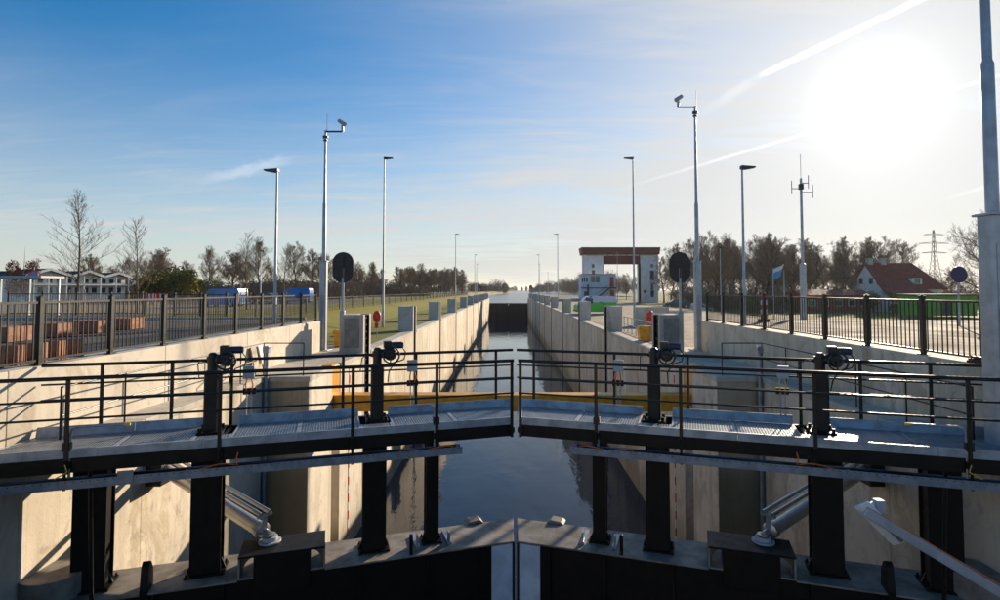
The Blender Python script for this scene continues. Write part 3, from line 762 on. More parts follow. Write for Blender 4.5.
# ------------------------------------------------------------------ fences
def fence(label, pts, n_bays, z0, h=1.2, per=13, name='fence'):
    a, b = Vector(pts[0]), Vector(pts[1]); d = (b - a); L = d.length; d.normalize()
    t = thing(name, label, 'fence', (a.x, a.y, z0), math.atan2(d.y, d.x))
    bay = L / n_bays
    pm = MB(); pm.box(-.045, .045, -.04, .04, 0, h); pm.box(-.055, .055, -.05, .05, h, h + .012); pm.cyl((0, 0, h + .022), .028, .02, 'z', 8); pm.box(-.09, .09, -.08, .08, 0, .02)
    pm = pm.mesh('post')
    rm = MB().box(.045, bay - .045, -.02, .02, -.02, .02).mesh('rail')
    km = MB().box(-.009, .009, -.009, .009, .10, h - .10).mesh('picket')
    for i in range(n_bays + 1): link('post', pm, 'fence', t, (i * bay, 0, 0))
    for i in range(n_bays):
        link('rail', rm, 'fence', t, (i * bay, 0, .09)); link('rail', rm, 'fence', t, (i * bay, 0, h - .09))
        for k in range(per):
            link('picket', km, 'fence', t, (i * bay + bay * (k + 1) / (per + 1), 0, 0))
    return t
fence('black picket fence on the pale retaining wall, left of the lock', ((-XF - .05, 4.6), (-XF - .05, 24.25)), 11, 0)
fence('black picket fence on the grey retaining wall, right of the lock', ((XF + .05, 6.25), (XF + .05, 24.25)), 10, 0)
fence('black picket fence crossing the asphalt behind the left fence', ((-17.5, 29.2), (-14.8, 29.2)), 2, -.03)
fence('black picket fence across the yard in front of the blue vans', ((-26.5, 29.6), (-19.3, 29.6)), 4, 0.01)
fence('long dark fence along the top of the grass bank, left', ((-13.6, 30), (-13.6, 186)), 42, -.25, 1.1, 5)
fence('black picket fence running on beyond the right camera mast', ((9.6, 27.2), (15.0, 27.2)), 3, Z_COP)

# ------------------------------------------------------------------ masts, lamps, signals
def camera_mast(s, X, Y, label, top=9.55, ztop_base=2.57, k=1.0):
    t = thing('camera_mast', label, 'mast', (X, Y, Z_COP), 0, 'camera masts')
    z = lambda a: a - Z_COP
    b = MB(); wd = .15 * k
    b.prism([(-wd, -wd + .05), (-wd + .05, -wd), (wd - .05, -wd), (wd, -wd + .05), (wd, wd - .05), (wd - .05, wd), (-wd + .05, wd), (-wd, wd - .05)], 0, z(ztop_base), 'z')
    b.box(-wd - .03, wd + .03, -wd - .03, wd + .03, z(ztop_base), z(ztop_base) + .05); b.box(-.32, .32, -.32, .32, 0, .04)
    b.build('base_housing', 'mast', t, bevel=.01)
    d = MB(); d.box(-wd * .6, wd * .6, -wd - .012, -wd + .002, z(.05), z(2.1)); d.build('door', 'mast', t)
    d = MB(); d.box(-wd * .55, wd * .55, -wd - .02, -wd - .012, z(.65), z(1.02)); d.build('plate', 'board' if X > 0 and Y < 12 else 'mast', t)
    MB().tube([(0, 0, z(ztop_base) + .04), (0, 0, z(5.15)), (0, 0, z(5.22)), (0, 0, z(top))], [.088 * k, .084 * k, .064 * k, .050 * k], 16).build('pole', 'mast', t, smooth=40)
    a = MB(); a.tube([(0, 0, z(top) - .05), (-s * .78, 0, z(top) - .05)], .04, 10); a.cyl((0, 0, z(top) - .3), .12, .1, 'z', 14); a.cyl((0, 0, z(top) - .45), .10, .06, 'z', 14)
    a.build('arm', 'lamp_head', t, smooth=40)
    MB().tube([(.06, 0, z(top) - .1), (.06, 0, z(top) + .75)], .012, 6).build('lightning_rod', 'mast', t)
    c = MB(); c.tube([(-s * .76, 0, z(top) - .05), (-s * .74, 0, z(top) + .22)], .06, 10); c.build('camera_bracket', 'mast', t, smooth=50)
    c = MB(); c.tube([(-s * .62, -.1, z(top) + .42), (-s * .92, -.22, z(top) + .20)], [.085, .10], 12); c.build('camera', 'plastic_grey', t, smooth=50)
    return t
camera_mast(-1, -8.30, 24.75, 'slim grey camera mast at the end of the left fence', 8.45)
camera_mast(1, 8.22, 24.75, 'slim grey camera mast at the end of the right fence')
camera_mast(1, 7.98, 9.35, 'large grey mast close by at the right edge', k=1.12)

def lamp_post(X, Y, z0, h, s, label, group=None, r=.06, arm=.42):
    t = thing('lamp_post', label, 'lamp post', (X, Y, z0), 0, group)
    MB().tube([(0, 0, 0), (0, 0, 1.2), (0, 0, 1.25), (0, 0, h)], [r * 1.25, r * 1.2, r, r * .62], 10).build('pole', 'mast', t, smooth=40)
    hmb = MB(); hmb.prism([(-.05 * s, h - .07), (.1 * s, h - .10), (arm * s, h - .03), (arm * s, h + .02), (-.05 * s, h + .06)], -.11, .11, 'y')
    hmb.build('lamp_head', 'lamp_head', t, bevel=.01)
    return t
lamp_post(-9.25, 21.9, 0, 6.05, -1, 'grey lamp post behind the left picket fence with head turned left', r=.058, arm=.5)
lamp_post(8.95, 21.6, 0, 6.1, 1, 'grey lamp post behind the right picket fence with head turned right', r=.058, arm=.5)
G = 'tall lamp posts along the lock chamber'
for i, (yy, xx) in enumerate(((40, -9.05), (95, -9.05), (151, -9.1), (205, -11.5))):
    lamp_post(xx, yy, Z_COP, 12.15, 1, ['tall thin lamp post on the grass, nearest on the left of the chamber', 'tall thin lamp post on the left, second along the chamber', 'tall thin lamp post on the left, third along the chamber', 'tall thin lamp post on the left, beyond the far gate'][i], G, .075, .65)
for i, (yy, xx) in enumerate(((40, 8.85), (95, 8.3), (151, 8.2), (205, 11.5))):
    lamp_post(xx, yy, Z_COP, 12.15, -1, ['tall thin lamp post behind the yellow bin, nearest on the right of the chamber', 'tall thin lamp post on the right, second along the chamber', 'tall thin lamp post on the right, third along the chamber', 'tall thin lamp post on the right, beyond the far gate'][i], G, .075, .65)
for xx, yy, z0, h, s, lb in ((-29.3, 66, -.05, 6, 1, 'small lamp post between the two blue vans'), (23.0, 61, -1.34, 7.3, 1, 'small lamp post near the bare trees on the right'),
                          (22.9, 118, -1.34, 10.8, -1, 'thin pole in front of the lift gate towers'), (17.0, 240, -.6, 9.5, -1, 'distant thin lamp post on the right bank'), (-14, 240, -.6, 9, 1, 'distant thin lamp post on the left bank')):
    lamp_post(xx, yy, z0, h, s, lb, None, .06 if yy < 200 else .09, .4)

def antenna_mast():
    t = thing('antenna_mast', 'grey mast with radio antennas on the right plaza', 'mast', (15.55, 29.8, -1.34))
    zz = 1.34
    MB().tube([(0, 0, 0), (0, 0, 2.7 + zz), (0, 0, 2.75 + zz)], [.165, .155, .09], 14).build('base_housing', 'mast', t, smooth=40)
    MB().tube([(0, 0, 2.7 + zz), (0, 0, 7.3 + zz)], [.075, .06], 12).build('pole', 'mast', t, smooth=40)
    MB().tube([(0, 0, 7.2 + zz), (0, 0, 8.6 + zz)], .015, 6).build('whip_antenna', 'mast', t)
    for sx, z, L in ((-1, 6.75, .50), (1, 7.05, .40), (1, 6.55, .62)):
        a = MB(); a.tube([(0, 0, z + zz), (sx * L, 0, z + zz)], .022, 6); a.tube([(sx * L, 0, z - .3 + zz), (sx * L, 0, z + .42 + zz)], .022, 6)
        a.build('antenna_arm', 'lamp_head', t)
    MB().box(-.1, .1, -.1, .1, 6.7 + zz, 7.0 + zz).build('equipment_box', 'lamp_head', t, bevel=.01)
antenna_mast()

def signal(s):
    t = thing('signal_light', 'dark oval lock signal seen from behind, %s of the chamber' % ('left' if s < 0 else 'right'), 'signal', (s * 7.28, 24.2, Z_COP), 0, 'lock entry signals')
    q = MB(); q.box(-.10, .10, -.10, .10, 0, 1.75); q.box(-.16, .16, -.16, .16, 0, .03); q.build('base_post', 'mast', t, bevel=.01)
    MB().tube([(0, 0, 1.7), (0, 0, 3.6)], .055, 12).build('pole', 'mast', t, smooth=40)
    pts = []
    w_, hh = .46, .67; zc = 3.62
    for k in range(40):
        a = 2 * math.pi * k / 40
        zz = (hh - w_) * (1 if math.sin(a) > 0 else -1); pts.append((w_ * math.cos(a), zc + zz + w_ * math.sin(a)))
    MB().prism(pts, -.03, .0, 'y').build('backboard', 'board_back', t, bevel=.006)
    q = MB()
    for z in (zc - .32, zc, zc + .32): q.cyl((0, .07, z), .15, .14, 'y', 20)
    q.build('lamp_unit', 'motor_black', t, smooth=40)
    q = MB(); q.box(-.03, .03, -.06, -.03, zc - .45, zc + .45); q.build('back_bracket', 'board_back', t)
for s in (-1, 1): signal(s)
def far_signal(X, Y, label):
    t = thing('signal_light', label, 'signal', (X, Y, Z_COP), 0, 'far lock signals')
    MB().tube([(0, 0, 0), (0, 0, 3.2)], .06, 8).build('pole', 'mast', t)
    q = MB(); q.prism([(.55 * math.cos(a / 12 * 6.283), 3.6 + .62 * math.sin(a / 12 * 6.283)) for a in range(12)], -.05, .05, 'y'); q.build('backboard', 'red_brown', t)
    q = MB(); q.cyl((0, -.09, 3.62), .22, .08, 'y', 14); q.build('lamp_unit', 'red', t)
far_signal(-9.4, 183, 'small red signal board beside the far gate, left bank')
far_signal(7.3, 183, 'small red signal board beside the far gate, right bank')

# upper gate at the far end
ug = thing('upper_lock_gate', 'dark closed gate at the far end of the chamber', 'lock gate', (0, Y_UG, Z_WAT))
for s in (-1, 1):
    q = MB(); q.add([(0, .9, -1.5), (s * 6.45, 0, -1.5), (s * 6.45, 0, 5.5), (0, .9, 5.5), (0, 1.6, -1.5), (s * 6.45, .7, -1.5), (s * 6.45, .7, 5.5), (0, 1.6, 5.5)],
          [(0, 1, 2, 3), (7, 6, 5, 4), (3, 2, 6, 7), (0, 4, 5, 1), (1, 5, 6, 2), (0, 3, 7, 4)] if s > 0 else [(3, 2, 1, 0), (4, 5, 6, 7), (7, 6, 2, 3), (1, 5, 4, 0), (2, 6, 5, 1), (4, 7, 3, 0)])
    lf = q.build('gate_leaf', 'brown_steel', ug)
    for k in range(5):
        x = s * (.7 + k * 1.3); yy = .9 - .9 * abs(x) / 6.45
        MB().box(x - .08, x + .08, yy - .12, yy + .02, -1, 5.4).build('stiffener', 'brown_steel', lf)
MB().box(-.14, .14, .78, .85, 4.7, 5.3).build('marker_plate', 'white_paint', ug)

# ------------------------------------------------------------------ bins, lifebuoys
def grit_bin(X, Y, label):
    t = thing('grit_bin', label, 'bin', (X, Y, Z_COP))
    MB().prism([(-.32, 0), (.32, 0), (.38, .62), (-.38, .62)], -.28, .28, 'y').build('body', 'yellow', t, bevel=.02)
    MB().prism([(-.42, .62), (.42, .62), (.36, .76), (-.36, .78)], -.32, .32, 'y').build('lid', 'yellow', t, bevel=.02)
grit_bin(-7.95, 26.6, 'yellow grit bin behind the left signal'); grit_bin(7.05, 29.5, 'yellow grit bin behind the right pillar')
def buoy(X, Y, label):
    t = thing('lifebuoy_box', label, 'lifebuoy', (X, Y, Z_COP)); t.scale = (.72, .72, .95)
    MB().tube([(0, 0, 0), (0, 0, 1.0)], .035, 8).build('post', 'mast', t)
    pts = [(.30 * math.cos(a / 20 * 6.283), 1.22 + .36 * math.sin(a / 20 * 6.283)) for a in range(20)]
    MB().prism(pts, -.12, .1, 'y').build('housing', 'red', t, bevel=.03)
    q = MB(); q.torus((0, -.13, 1.22), .19, .035, (0, 1, 0), 20, 6); q.build('rim_ring', 'red', t, smooth=60)
    MB().box(-.14, .14, -.13, -.1, .55, .85).build('label_plate', 'red', t)
buoy(-7.5, 31.5, 'red lifebuoy housing behind the first left pillar'); buoy(7.75, 31.2, 'red lifebuoy housing beside the right yellow bin')

# stop rails and post-and-rail guard along the right chamber edge
t = thing('edge_railing', 'low steel railing between the pillars on the right coping', 'railing', (7.0, 27, Z_COP))
for k in range(9):
    MB().box(-.02, .02, -.02, .02, 0, .98).build('post', 'galv', t).location = (.25, k * 1.1, 0)
for z in (.5, .96):
    MB().box(.23, .27, -.1, 8.9, z - .016, z + .016).build('rail', 'galv', t)
lw = MB().box(9.4, 11.9, 42, 42.3, Z_COP - .1, .05).build('low_wall', 'concrete', bevel=.01)
tag(lw, 'low grey concrete wall behind the right yellow bin', 'wall')

# ------------------------------------------------------------------ wall-mounted floodlight, lower right
def floodlight():
    a = Vector((4.50 + CAMX, 7.2, CAMZ - 2.78)); b = Vector((XR, 6.15, CAMZ - 4.72))
    t = thing('floodlight', 'white floodlight on a long arm reaching from the right lock wall', 'floodlight', tuple(b))
    a = a - b; b0 = Vector((0, 0, 0)); d = (b0 - a).normalized(); up = Vector((0, 0, 1)); sd = d.cross(up).normalized(); nu = sd.cross(d)
    q = MB(); q.beam(a, b0 - d * .9, .12, .12); q.build('arm', 'mast', t, bevel=.012)
    q = MB(); q.beam(b0 - d * 1.35 - nu * .04, b0, .17, .18); q.build('arm_root', 'mast', t, bevel=.015)
    q = MB(); q.box(-.09, .02, -.28, .28, -.3, .3); q.build('wall_plate', 'white_paint', t, bevel=.01)
    q = MB(); q.tube([a + nu * .06, a + (b0 - a) * .5 + nu * .062, b0 + nu * .1], .010, 6); q.tube([a + nu * .058 + sd * .03, b0 + nu * .1 + sd * .03], .008, 6); q.build('cable', 'orange_cable', t, smooth=60)
    # LED panel hanging from the tip
    h = Vector((.70, -.1, -.70)).normalized(); nn = Vector((-.55, -.75, -.45)).normalized(); nn = (nn - h * nn.dot(h)).normalized(); wv = nn.cross(h).normalized()
    if wv.x < 0: wv = -wv
    c0 = a + h * -.02
    def slab(l0, l1, w0, w1, n0, n1):
        vs = [c0 + h * l + wv * w_ + nn * k for k in (n0, n1) for l, w_ in ((l0, w0), (l1, w0), (l1, w1), (l0, w1))]
        return MB().add(vs, [(0, 3, 2, 1), (4, 5, 6, 7), (0, 1, 5, 4), (1, 2, 6, 5), (2, 3, 7, 6), (3, 0, 4, 7)])
    slab(-.04, .60, -.10, .11, -.07, -.01).build('lamp_panel', 'white_paint', t, bevel=.025)
    slab(.04, .56, .03, .075, -.009, .004).build('cooling_rib', 'tray_steel', t)
    q = MB(); q.tube([a + h * .0, a + Vector((.22, .15, .03))], .035, 10); q.build('knuckle', 'white_paint', t, smooth=50)
    q = MB(); q.box(a.x + .22, a.x + .34, a.y + .08, a.y + .20, a.z - .08, a.z + .08); q.build('driver_box', 'plastic_grey', t, bevel=.012)
    q = MB(); q.tube([a + Vector((.05, .02, .05)), a + Vector((.16, .06, .0)), a + Vector((.26, .1, -.1)), a + Vector((.38, .06, -.2))], .012, 6); q.build('cable', 'orange_cable', t, smooth=60)
floodlight()

# ------------------------------------------------------------------ rust-brown seat blocks
bl_n = 0
def seat_block(X, Y, w_, l_, h_, label):
    t = thing('seat_block', label, 'block', (X, Y, 0.0), 0, 'rust brown blocks')
    n = 3
    for k in range(n):
        y0 = -l_ / 2 + k * l_ / n
        MB().box(-w_ / 2, w_ / 2, y0 + .008, y0 + l_ / n - .008, .0, h_).build('plank', 'corten', t, bevel=.008)
    MB().box(-w_ / 2 + .03, w_ / 2 - .03, -l_ / 2 + .03, l_ / 2 - .03, .02, h_ - .03).build('core', 'roof_dark', t)
NAMES = ['first', 'second', 'third', 'fourth', 'fifth', 'sixth']
for k, y in enumerate((14.65, 16.2, 17.75, 19.25)): seat_block(-13.35, y, 1.0, .74, .38, 'rust brown seat block, %s from the left in the far row' % NAMES[k])
for k, y in enumerate((9.5, 9.95, 10.4, 10.85, 11.3)): seat_block(-8.98, y, .5, .22, .36, 'rust brown seat block close to the fence, %s from the left' % NAMES[k])

# ------------------------------------------------------------------ vehicles
def wheel(parent, x, y, r=.33, w_=.22):
    ty = MB().cyl((0, 0, 0), r, w_, 'y', 20).build('wheel', 'tyre', parent, smooth=40, loc=(x, y, r))
    q = MB(); q.cyl((0, 0, 0), r * .6, w_ + .02, 'y', 16); q.build('rim', 'rim', ty, smooth=40)
def van(name, label, loc, rz, L, W, H, body, cat='van', boxy=True, group=None):
    t = thing(name, label, cat, loc, rz, group)
    if boxy:
        prof = [(-L / 2, .32), (-L / 2, H * .80), (-L / 2 + .12, H * .97), (-L / 2 + .35, H), (L * .18, H), (L * .24, H * .97), (L * .37, H * .60), (L * .47, H * .52), (L / 2, H * .42), (L / 2, .30), (L / 2 - .1, .22), (-L / 2 + .1, .24)]
        ws = [(L * .245, H * .95), (L * .367, H * .615)]
    else:
        prof = [(-L / 2, .35), (-L / 2 + .05, H * .62), (-L / 2 + .35, H * .70), (-L * .30, H * .96), (-L * .2, H), (L * .05, H), (L * .13, H * .96), (L * .26, H * .66), (L * .46, H * .55), (L / 2, H * .42), (L / 2, .3), (L / 2 - .1, .2), (-L / 2 + .1, .22)]
        ws = [(L * .135, H * .95), (L * .255, H * .68)]
    b = MB(); n = len(prof); rings = []
    for f, k in ((-1, .90), (-.96, 1), (.96, 1), (1, .90)):
        rings.append([(p[0] * (1 if abs(f) < 1 else .985), f * W / 2 * (1 - .10 * max(0, (p[1] - H * .55)) / (H * .45)), p[1] if abs(f) < 1 else .3 + (p[1] - .3) * .97) for p in prof])
    vs = [p for r in rings for p in r]; fs = []
    for i in range(3):
        for j in range(n):
            j2 = (j + 1) % n; fs.append((i * n + j, (i + 1) * n + j, (i + 1) * n + j2, i * n + j2))
    fs.append(tuple(range(n))); fs.append(tuple(reversed(range(3 * n, 4 * n))))
    fs = [tuple(reversed(f)) for f in fs]
    b.add(vs, fs); b.build('body', body, t, smooth=28)
    def ws_pt(p, y): return (p[0] + .012, y, p[1] + .012)
    yy = W / 2 * .84
    MB().add([ws_pt(ws[0], -yy), ws_pt(ws[0], yy), ws_pt(ws[1], yy * 1.04), ws_pt(ws[1], -yy * 1.04)], [(3, 2, 1, 0)]).build('windscreen', 'glass', t)
    for sd in (-1, 1):
        y0 = sd * (W / 2 * 1.0 + .004)
        segs = ((L * .10, L * .31, 0),) if boxy else ((-L * .27, -L * .06, 1), (-L * .05, L * .20, 0))
        for x0, x1, kk in segs:
            z0, z1 = H * .60, H * .90
            yt = sd * (W / 2 * (1 - .10 * (z1 - H * .55) / (H * .45)) + .008); yb = sd * (W / 2 * (1 - .10 * (z0 - H * .55) / (H * .45)) + .008)
            q = [(x0 + (.2 if kk else 0), yt, z1), (x1 - (0 if kk else (x1 - x0) * .45), yt, z1), (x1, yb, z0), (x0, yb, z0)]
            MB().add(q, [(0, 1, 2, 3)] if sd > 0 else [(3, 2, 1, 0)]).build('side_window', 'glass', t)
        MB().box(L / 2 - .16, L / 2 + .012, sd * W * .30, sd * W * .45, H * .34, H * .42).build('headlight', 'head_light', t, bevel=.01)
        MB().box(-L / 2 - .012, -L / 2 + .04, sd * W * .40, sd * W * .46, H * .36, H * .58).build('tail_light', 'red', t)
        for x in (-L * .31, L * .32): wheel(t, x, sd * (W / 2 - .10))
        MB().box(L * .28, L * .32, sd * (W / 2 + .02), sd * (W / 2 + .18), H * .58, H * .68).build('mirror', 'motor_black', t, bevel=.02)
    MB().box(L / 2 - .12, L / 2 + .05, -W * .46, W * .46, .26, .46).build('bumper', 'motor_black', t, bevel=.03)
    MB().box(-L / 2 - .05, -L / 2 + .1, -W * .46, W * .46, .28, .46).build('bumper', 'motor_black', t, bevel=.03)
    if boxy: MB().add([(-L / 2 - .008, -W * .38, H * .58), (-L / 2 - .008, W * .38, H * .58), (-L / 2 + .03 - .008, W * .36, H * .82), (-L / 2 + .03 - .008, -W * .36, H * .82)], [(3, 2, 1, 0)]).build('rear_window', 'glass', t)
    return t
zg = lambda x, y: z_left(x, y) if x < 0 else z_right(x, y)
van('blue_van', 'bright blue van parked behind the left fence, nearer of the two', (-33.6, 66, zg(-33.6, 66) + .03), R(172), 5.0, 2.0, 2.15, 'van_blue', group='blue vans')
van('blue_van', 'bright blue van further back beside the left camera mast', (-32.0, 84, zg(-32, 84) + .03), R(178), 5.0, 2.0, 2.25, 'van_blue', group='blue vans')
van('parked_car', 'small dark car parked beside the far blue van', (-35.8, 82, zg(-35.8, 82) + .03), R(175), 4.1, 1.75, 1.5, 'van_dark', 'car', False)
van('green_van', 'green and purple van parked on the right bank behind the pillars', (9.55, 62.5, zg(9.5, 62) + .03), R(184), 4.5, 1.95, 1.95, 'van_livery')
for k, (x, y, m_, rz, lb) in enumerate(((36.5, 118, 'van_dark', 5, 'dark car parked beside the right lift tower'), (27.5, 92, 'van_dark', 175, 'dark car parked behind the right signal pole'), (31.5, 93, 'car_silver', 8, 'silver car parked left of the right camera mast'),
                                   (-30.0, 190, 'van_dark', 5, 'dark car far off on the left bank'))):
    van('parked_car', lb, (x, y, (zg(x, y) if y < 186 else z_far(x, y)) + .03), R(rz), 4.2, 1.75, 1.5, m_, 'car', False)

# ------------------------------------------------------------------ buildings
def window(parent, x0, x1, y, z0, z1, axis='y', frame='wall_white', sgn=-1):
    d = .05 * sgn
    if axis == 'y':
        f = MB().box(x0, x1, y, y + d, z0, z1).build('window', frame, parent)
        MB().box(x0 + .10, x1 - .10, y + d, y + d * 1.3, z0 + .10, z1 - .10).build('pane', 'glass', f)
    else:
        f = MB().box(y, y + d, x0, x1, z0, z1).build('window', frame, parent)
        MB().box(y + d, y + d * 1.3, x0 + .1, x1 - .1, z0 + .1, z1 - .1).build('pane', 'glass', f)
def lift_gate():
    Y = 177.; k = FPX / Y; o = Vector((35.0, Y, -2.7))
    t = thing('lift_gate_towers', 'white lift gate towers of the old lock joined by a red roofed span', 'tower', tuple(o))
    X = lambda p: CAMX + (p - 508) / k - o.x
    Z = lambda p: CAMZ - (p - 290) / k - o.z
    for a, b in ((583.3, 602), (639.2, 656)):
        w_ = MB().box(X(a), X(b), -2.6, 3.0, 0, Z(255.6)).build('tower', 'wall_tower', t, bevel=.05)
        MB().box(X(a) - .12, X(b) + .12, -2.72, 3.12, Z(257.4), Z(256.3)).build('trim', 'wall_white', w_)
    for (a, b, c, d, p) in ((590.6, 593.2, 264.5, 268, 0), (590.6, 593.6, 270.5, 274.2, 0), (648.7, 651.3, 264.5, 267.8, 0), (648, 652, 270.8, 280.2, 0), (648.6, 651.2, 283.2, 290, 0), (648.5, 651.6, 290.3, 297, 0)):
        window(t, X(a), X(b), -2.6, Z(d), Z(c), frame='lamp_head')
    for i in range(12):
        x0 = X(582) + i * (X(656.5) - X(582)) / 12
        if i % 1 == 0:
            f = MB().box(x0 + .12, x0 + 1.80, -2.4, -2.2, Z(257.2) + .35, Z(255.2) + .35).build('window', 'wall_white', t)
            MB().box(x0 + .25, x0 + 1.65, -2.45, -2.4, Z(257.0) + .4, Z(255.4) + .35).build('pane', 'flag_white', f)
    MB().prism([(X(581.5), Z(255.0)), (X(657), Z(255.0)), (X(658), Z(248)), (X(580.2), Z(248))], -3.4, 3.8, 'y').build('roof', 'red_brown', t, bevel=.05)
    MB().box(X(602), X(639.2), -1.5, 1.2, Z(264.2), Z(255.8)).build('lift_gate', 'red_brown', t)
    for a in range(5): MB().box(X(602) + .4 + a * 2.4, X(602) + .6 + a * 2.4, -1.62, -1.5, Z(264.2), Z(256)).build('stiffener', 'red_brown', t)
    for a, b in ((637.2, 639.2), (602.0, 602.8)): MB().box(X(a), X(b), -2.0, -1.4, 0, Z(264.2)).build('guide_rail', 'brown_steel', t)
    q = thing('round_sign', 'red round board on a post before the right lift tower', 'sign', (CAMX + (645.2 - 508) / 3.4, 165, -1.34))
    MB().tube([(0, 0, 0), (0, 0, 2.4)], .06, 8).build('post', 'mast', q)
    MB().cyl((0, -.08, 2.2), .5, .06, 'y', 20).build('disc', 'red', q)
lift_gate()
def control_house():
    Y = 162.; k = FPX / Y; o = Vector((CAMX + (599 - 508) / k, Y, -1.4))
    t = thing('control_house', 'two storey pale blue lock control house with red band and doors', 'building', tuple(o))
    X = lambda p: CAMX + (p - 508) / k - o.x
    Z = lambda p: CAMZ - (p - 290) / k - o.z
    MB().box(X(581.3), X(615.8), 0, 6, 0, Z(274.6)).build('wall', 'wall_tower', t, bevel=.04)
    MB().box(X(581.0), X(616.1), -.15, 6.15, Z(274.6), Z(274.0)).build('roof', 'red_brown', t)
    MB().box(X(581.1), X(616), -.10, .02, Z(288.6), Z(287.5)).build('band', 'red_brown', t)
    for a, b, c, d in ((582, 583.2, 277.5, 282), (584, 585.3, 277.5, 282), (586.2, 587.7, 277.5, 282), (591, 594.5, 276.2, 282.3), (595.5, 599.5, 276.2, 282.3), (584, 587.5, 291.5, 297)):
        window(t, X(a), X(b), 0, Z(d), Z(c), frame='roof_dark')
    for c, d in ((277, 287), (290, 297.2)):
        dr = MB().box(X(609.8), X(613.8), -.06, 0, Z(d), Z(c)).build('door', 'red', t); MB().box(X(611.2), X(612.4), -.09, -.06, Z(c + 3.2), Z(c + 1.6)).build('pane', 'glass', dr)
    st = MB(); n = 14
    for i in range(n):
        a = i / n; x = X(597 + 12 * a); z = Z(297 - 9.0 * a); st.box(x, x + .32, -1.2, -.2, z - .05, z)
    st.beam((X(596), -1.2, Z(297.5)), (X(609.5), -1.2, Z(287.6)), .06, .25); st.box(X(608.5), X(616), -1.25, -.12, Z(288.0), Z(287.4))
    st.build('stair', 'fence', t)
    r = MB(); r.tube([(X(596), -1.2, Z(294)), (X(609), -1.2, Z(284.2)), (X(616), -1.2, Z(284.2))], .04, 6); r.build('stair_rail', 'fence', t)
    MB().box(X(587), X(588.5), -.5, -.08, 0, Z(284.5)).build('flue', 'brown_steel', t)
control_house()

def gable_house():
    Y = 104.; k = FPX / Y; o = Vector((CAMX + (78 - 508) / k, Y, -1.9))
    t = thing('terraced_house', 'row of white houses with three pale gables behind the left trees', 'house', tuple(o), R(66))
    X = lambda p: (CAMX + (p - 508) / k - o.x) * 1.18
    Z = lambda p: CAMZ - (p - 290) / k - o.z
    MB().box(X(39), X(117), 0, 9, 0, Z(277)).build('wall', 'wall_white', t)
    for a, b, top in ((38, 72, 269.5), (70.5, 97, 270.5), (95.5, 120, 271.5)):
        m_ = (a + b) / 2 - (0 if a > 40 else 0)
        MB().prism([(X(a + 1.5), Z(277)), (X(b - 1.5), Z(277)), (X(m_), Z(top + 1.4))], .0, 8.8, 'y').build('gable', 'wall_white', t)
        rf = MB()
        for e, sg in ((a, 1), (b, -1)):
            rf.prism([(X(e), Z(276.0)), (X(m_), Z(top)), (X(m_), Z(top) - .38), (X(e), Z(276.0) - .38)], -1.2, 9.2, 'y')
        r_ = rf.build('roof', 'roof_dark', t)
        q = MB()
        for e in (a, b): q.beam((X(e), -1.26, Z(276.0) - .14), (X(m_), -1.26, Z(top) - .14), .10, .42)
        q.build('bargeboard', 'white_paint', r_)
    MB().box(X(39), X(118), -1.5, 0, Z(285.5), Z(284.5)).build('balcony', 'white_paint', t)
    for a in (40, 53, 66, 79, 92, 105, 115.5):
        MB().box(X(a), X(a) + .2, -1.45, -1.25, 0, Z(277)).build('balcony_post', 'white_paint', t)
    for r0, r1 in ((278.5, 283.6), (287.0, 293.5)):
        for a in (42, 48.5, 55, 61.5, 69, 75.5, 82, 88.5, 96, 102.5, 109):
            window(t, X(a), X(a + 4.6), 0, Z(r1), Z(r0))
    u = thing('brick_house', 'dark brown building with a low roof beside the white gabled houses', 'house', (CAMX + (15 - 508) * 100 / FPX, 100, -1.9))
    k2 = FPX / 100; X2 = lambda p: CAMX + (p - 508) / k2 - u.location.x; Z2 = lambda p: CAMZ - (p - 290) / k2 + 1.9
    MB().box(X2(-30), X2(36.5), 0, 10, 0, Z2(276)).build('wall', 'wall_brown', u)
    MB().prism([(-.6, Z2(276.5)), (10.6, Z2(276.5)), (7.5, Z2(270.5)), (2.5, Z2(270.5))], X2(-31), X2(37.4), 'x').build('roof', 'roof_dark', u)
    for a in (2, 12, 22, 30): window(u, X2(a), X2(a + 3.2), 0, Z2(282.5), Z2(278.8)); window(u, X2(a), X2(a + 3.2), 0, Z2(293), Z2(288))
gable_house()

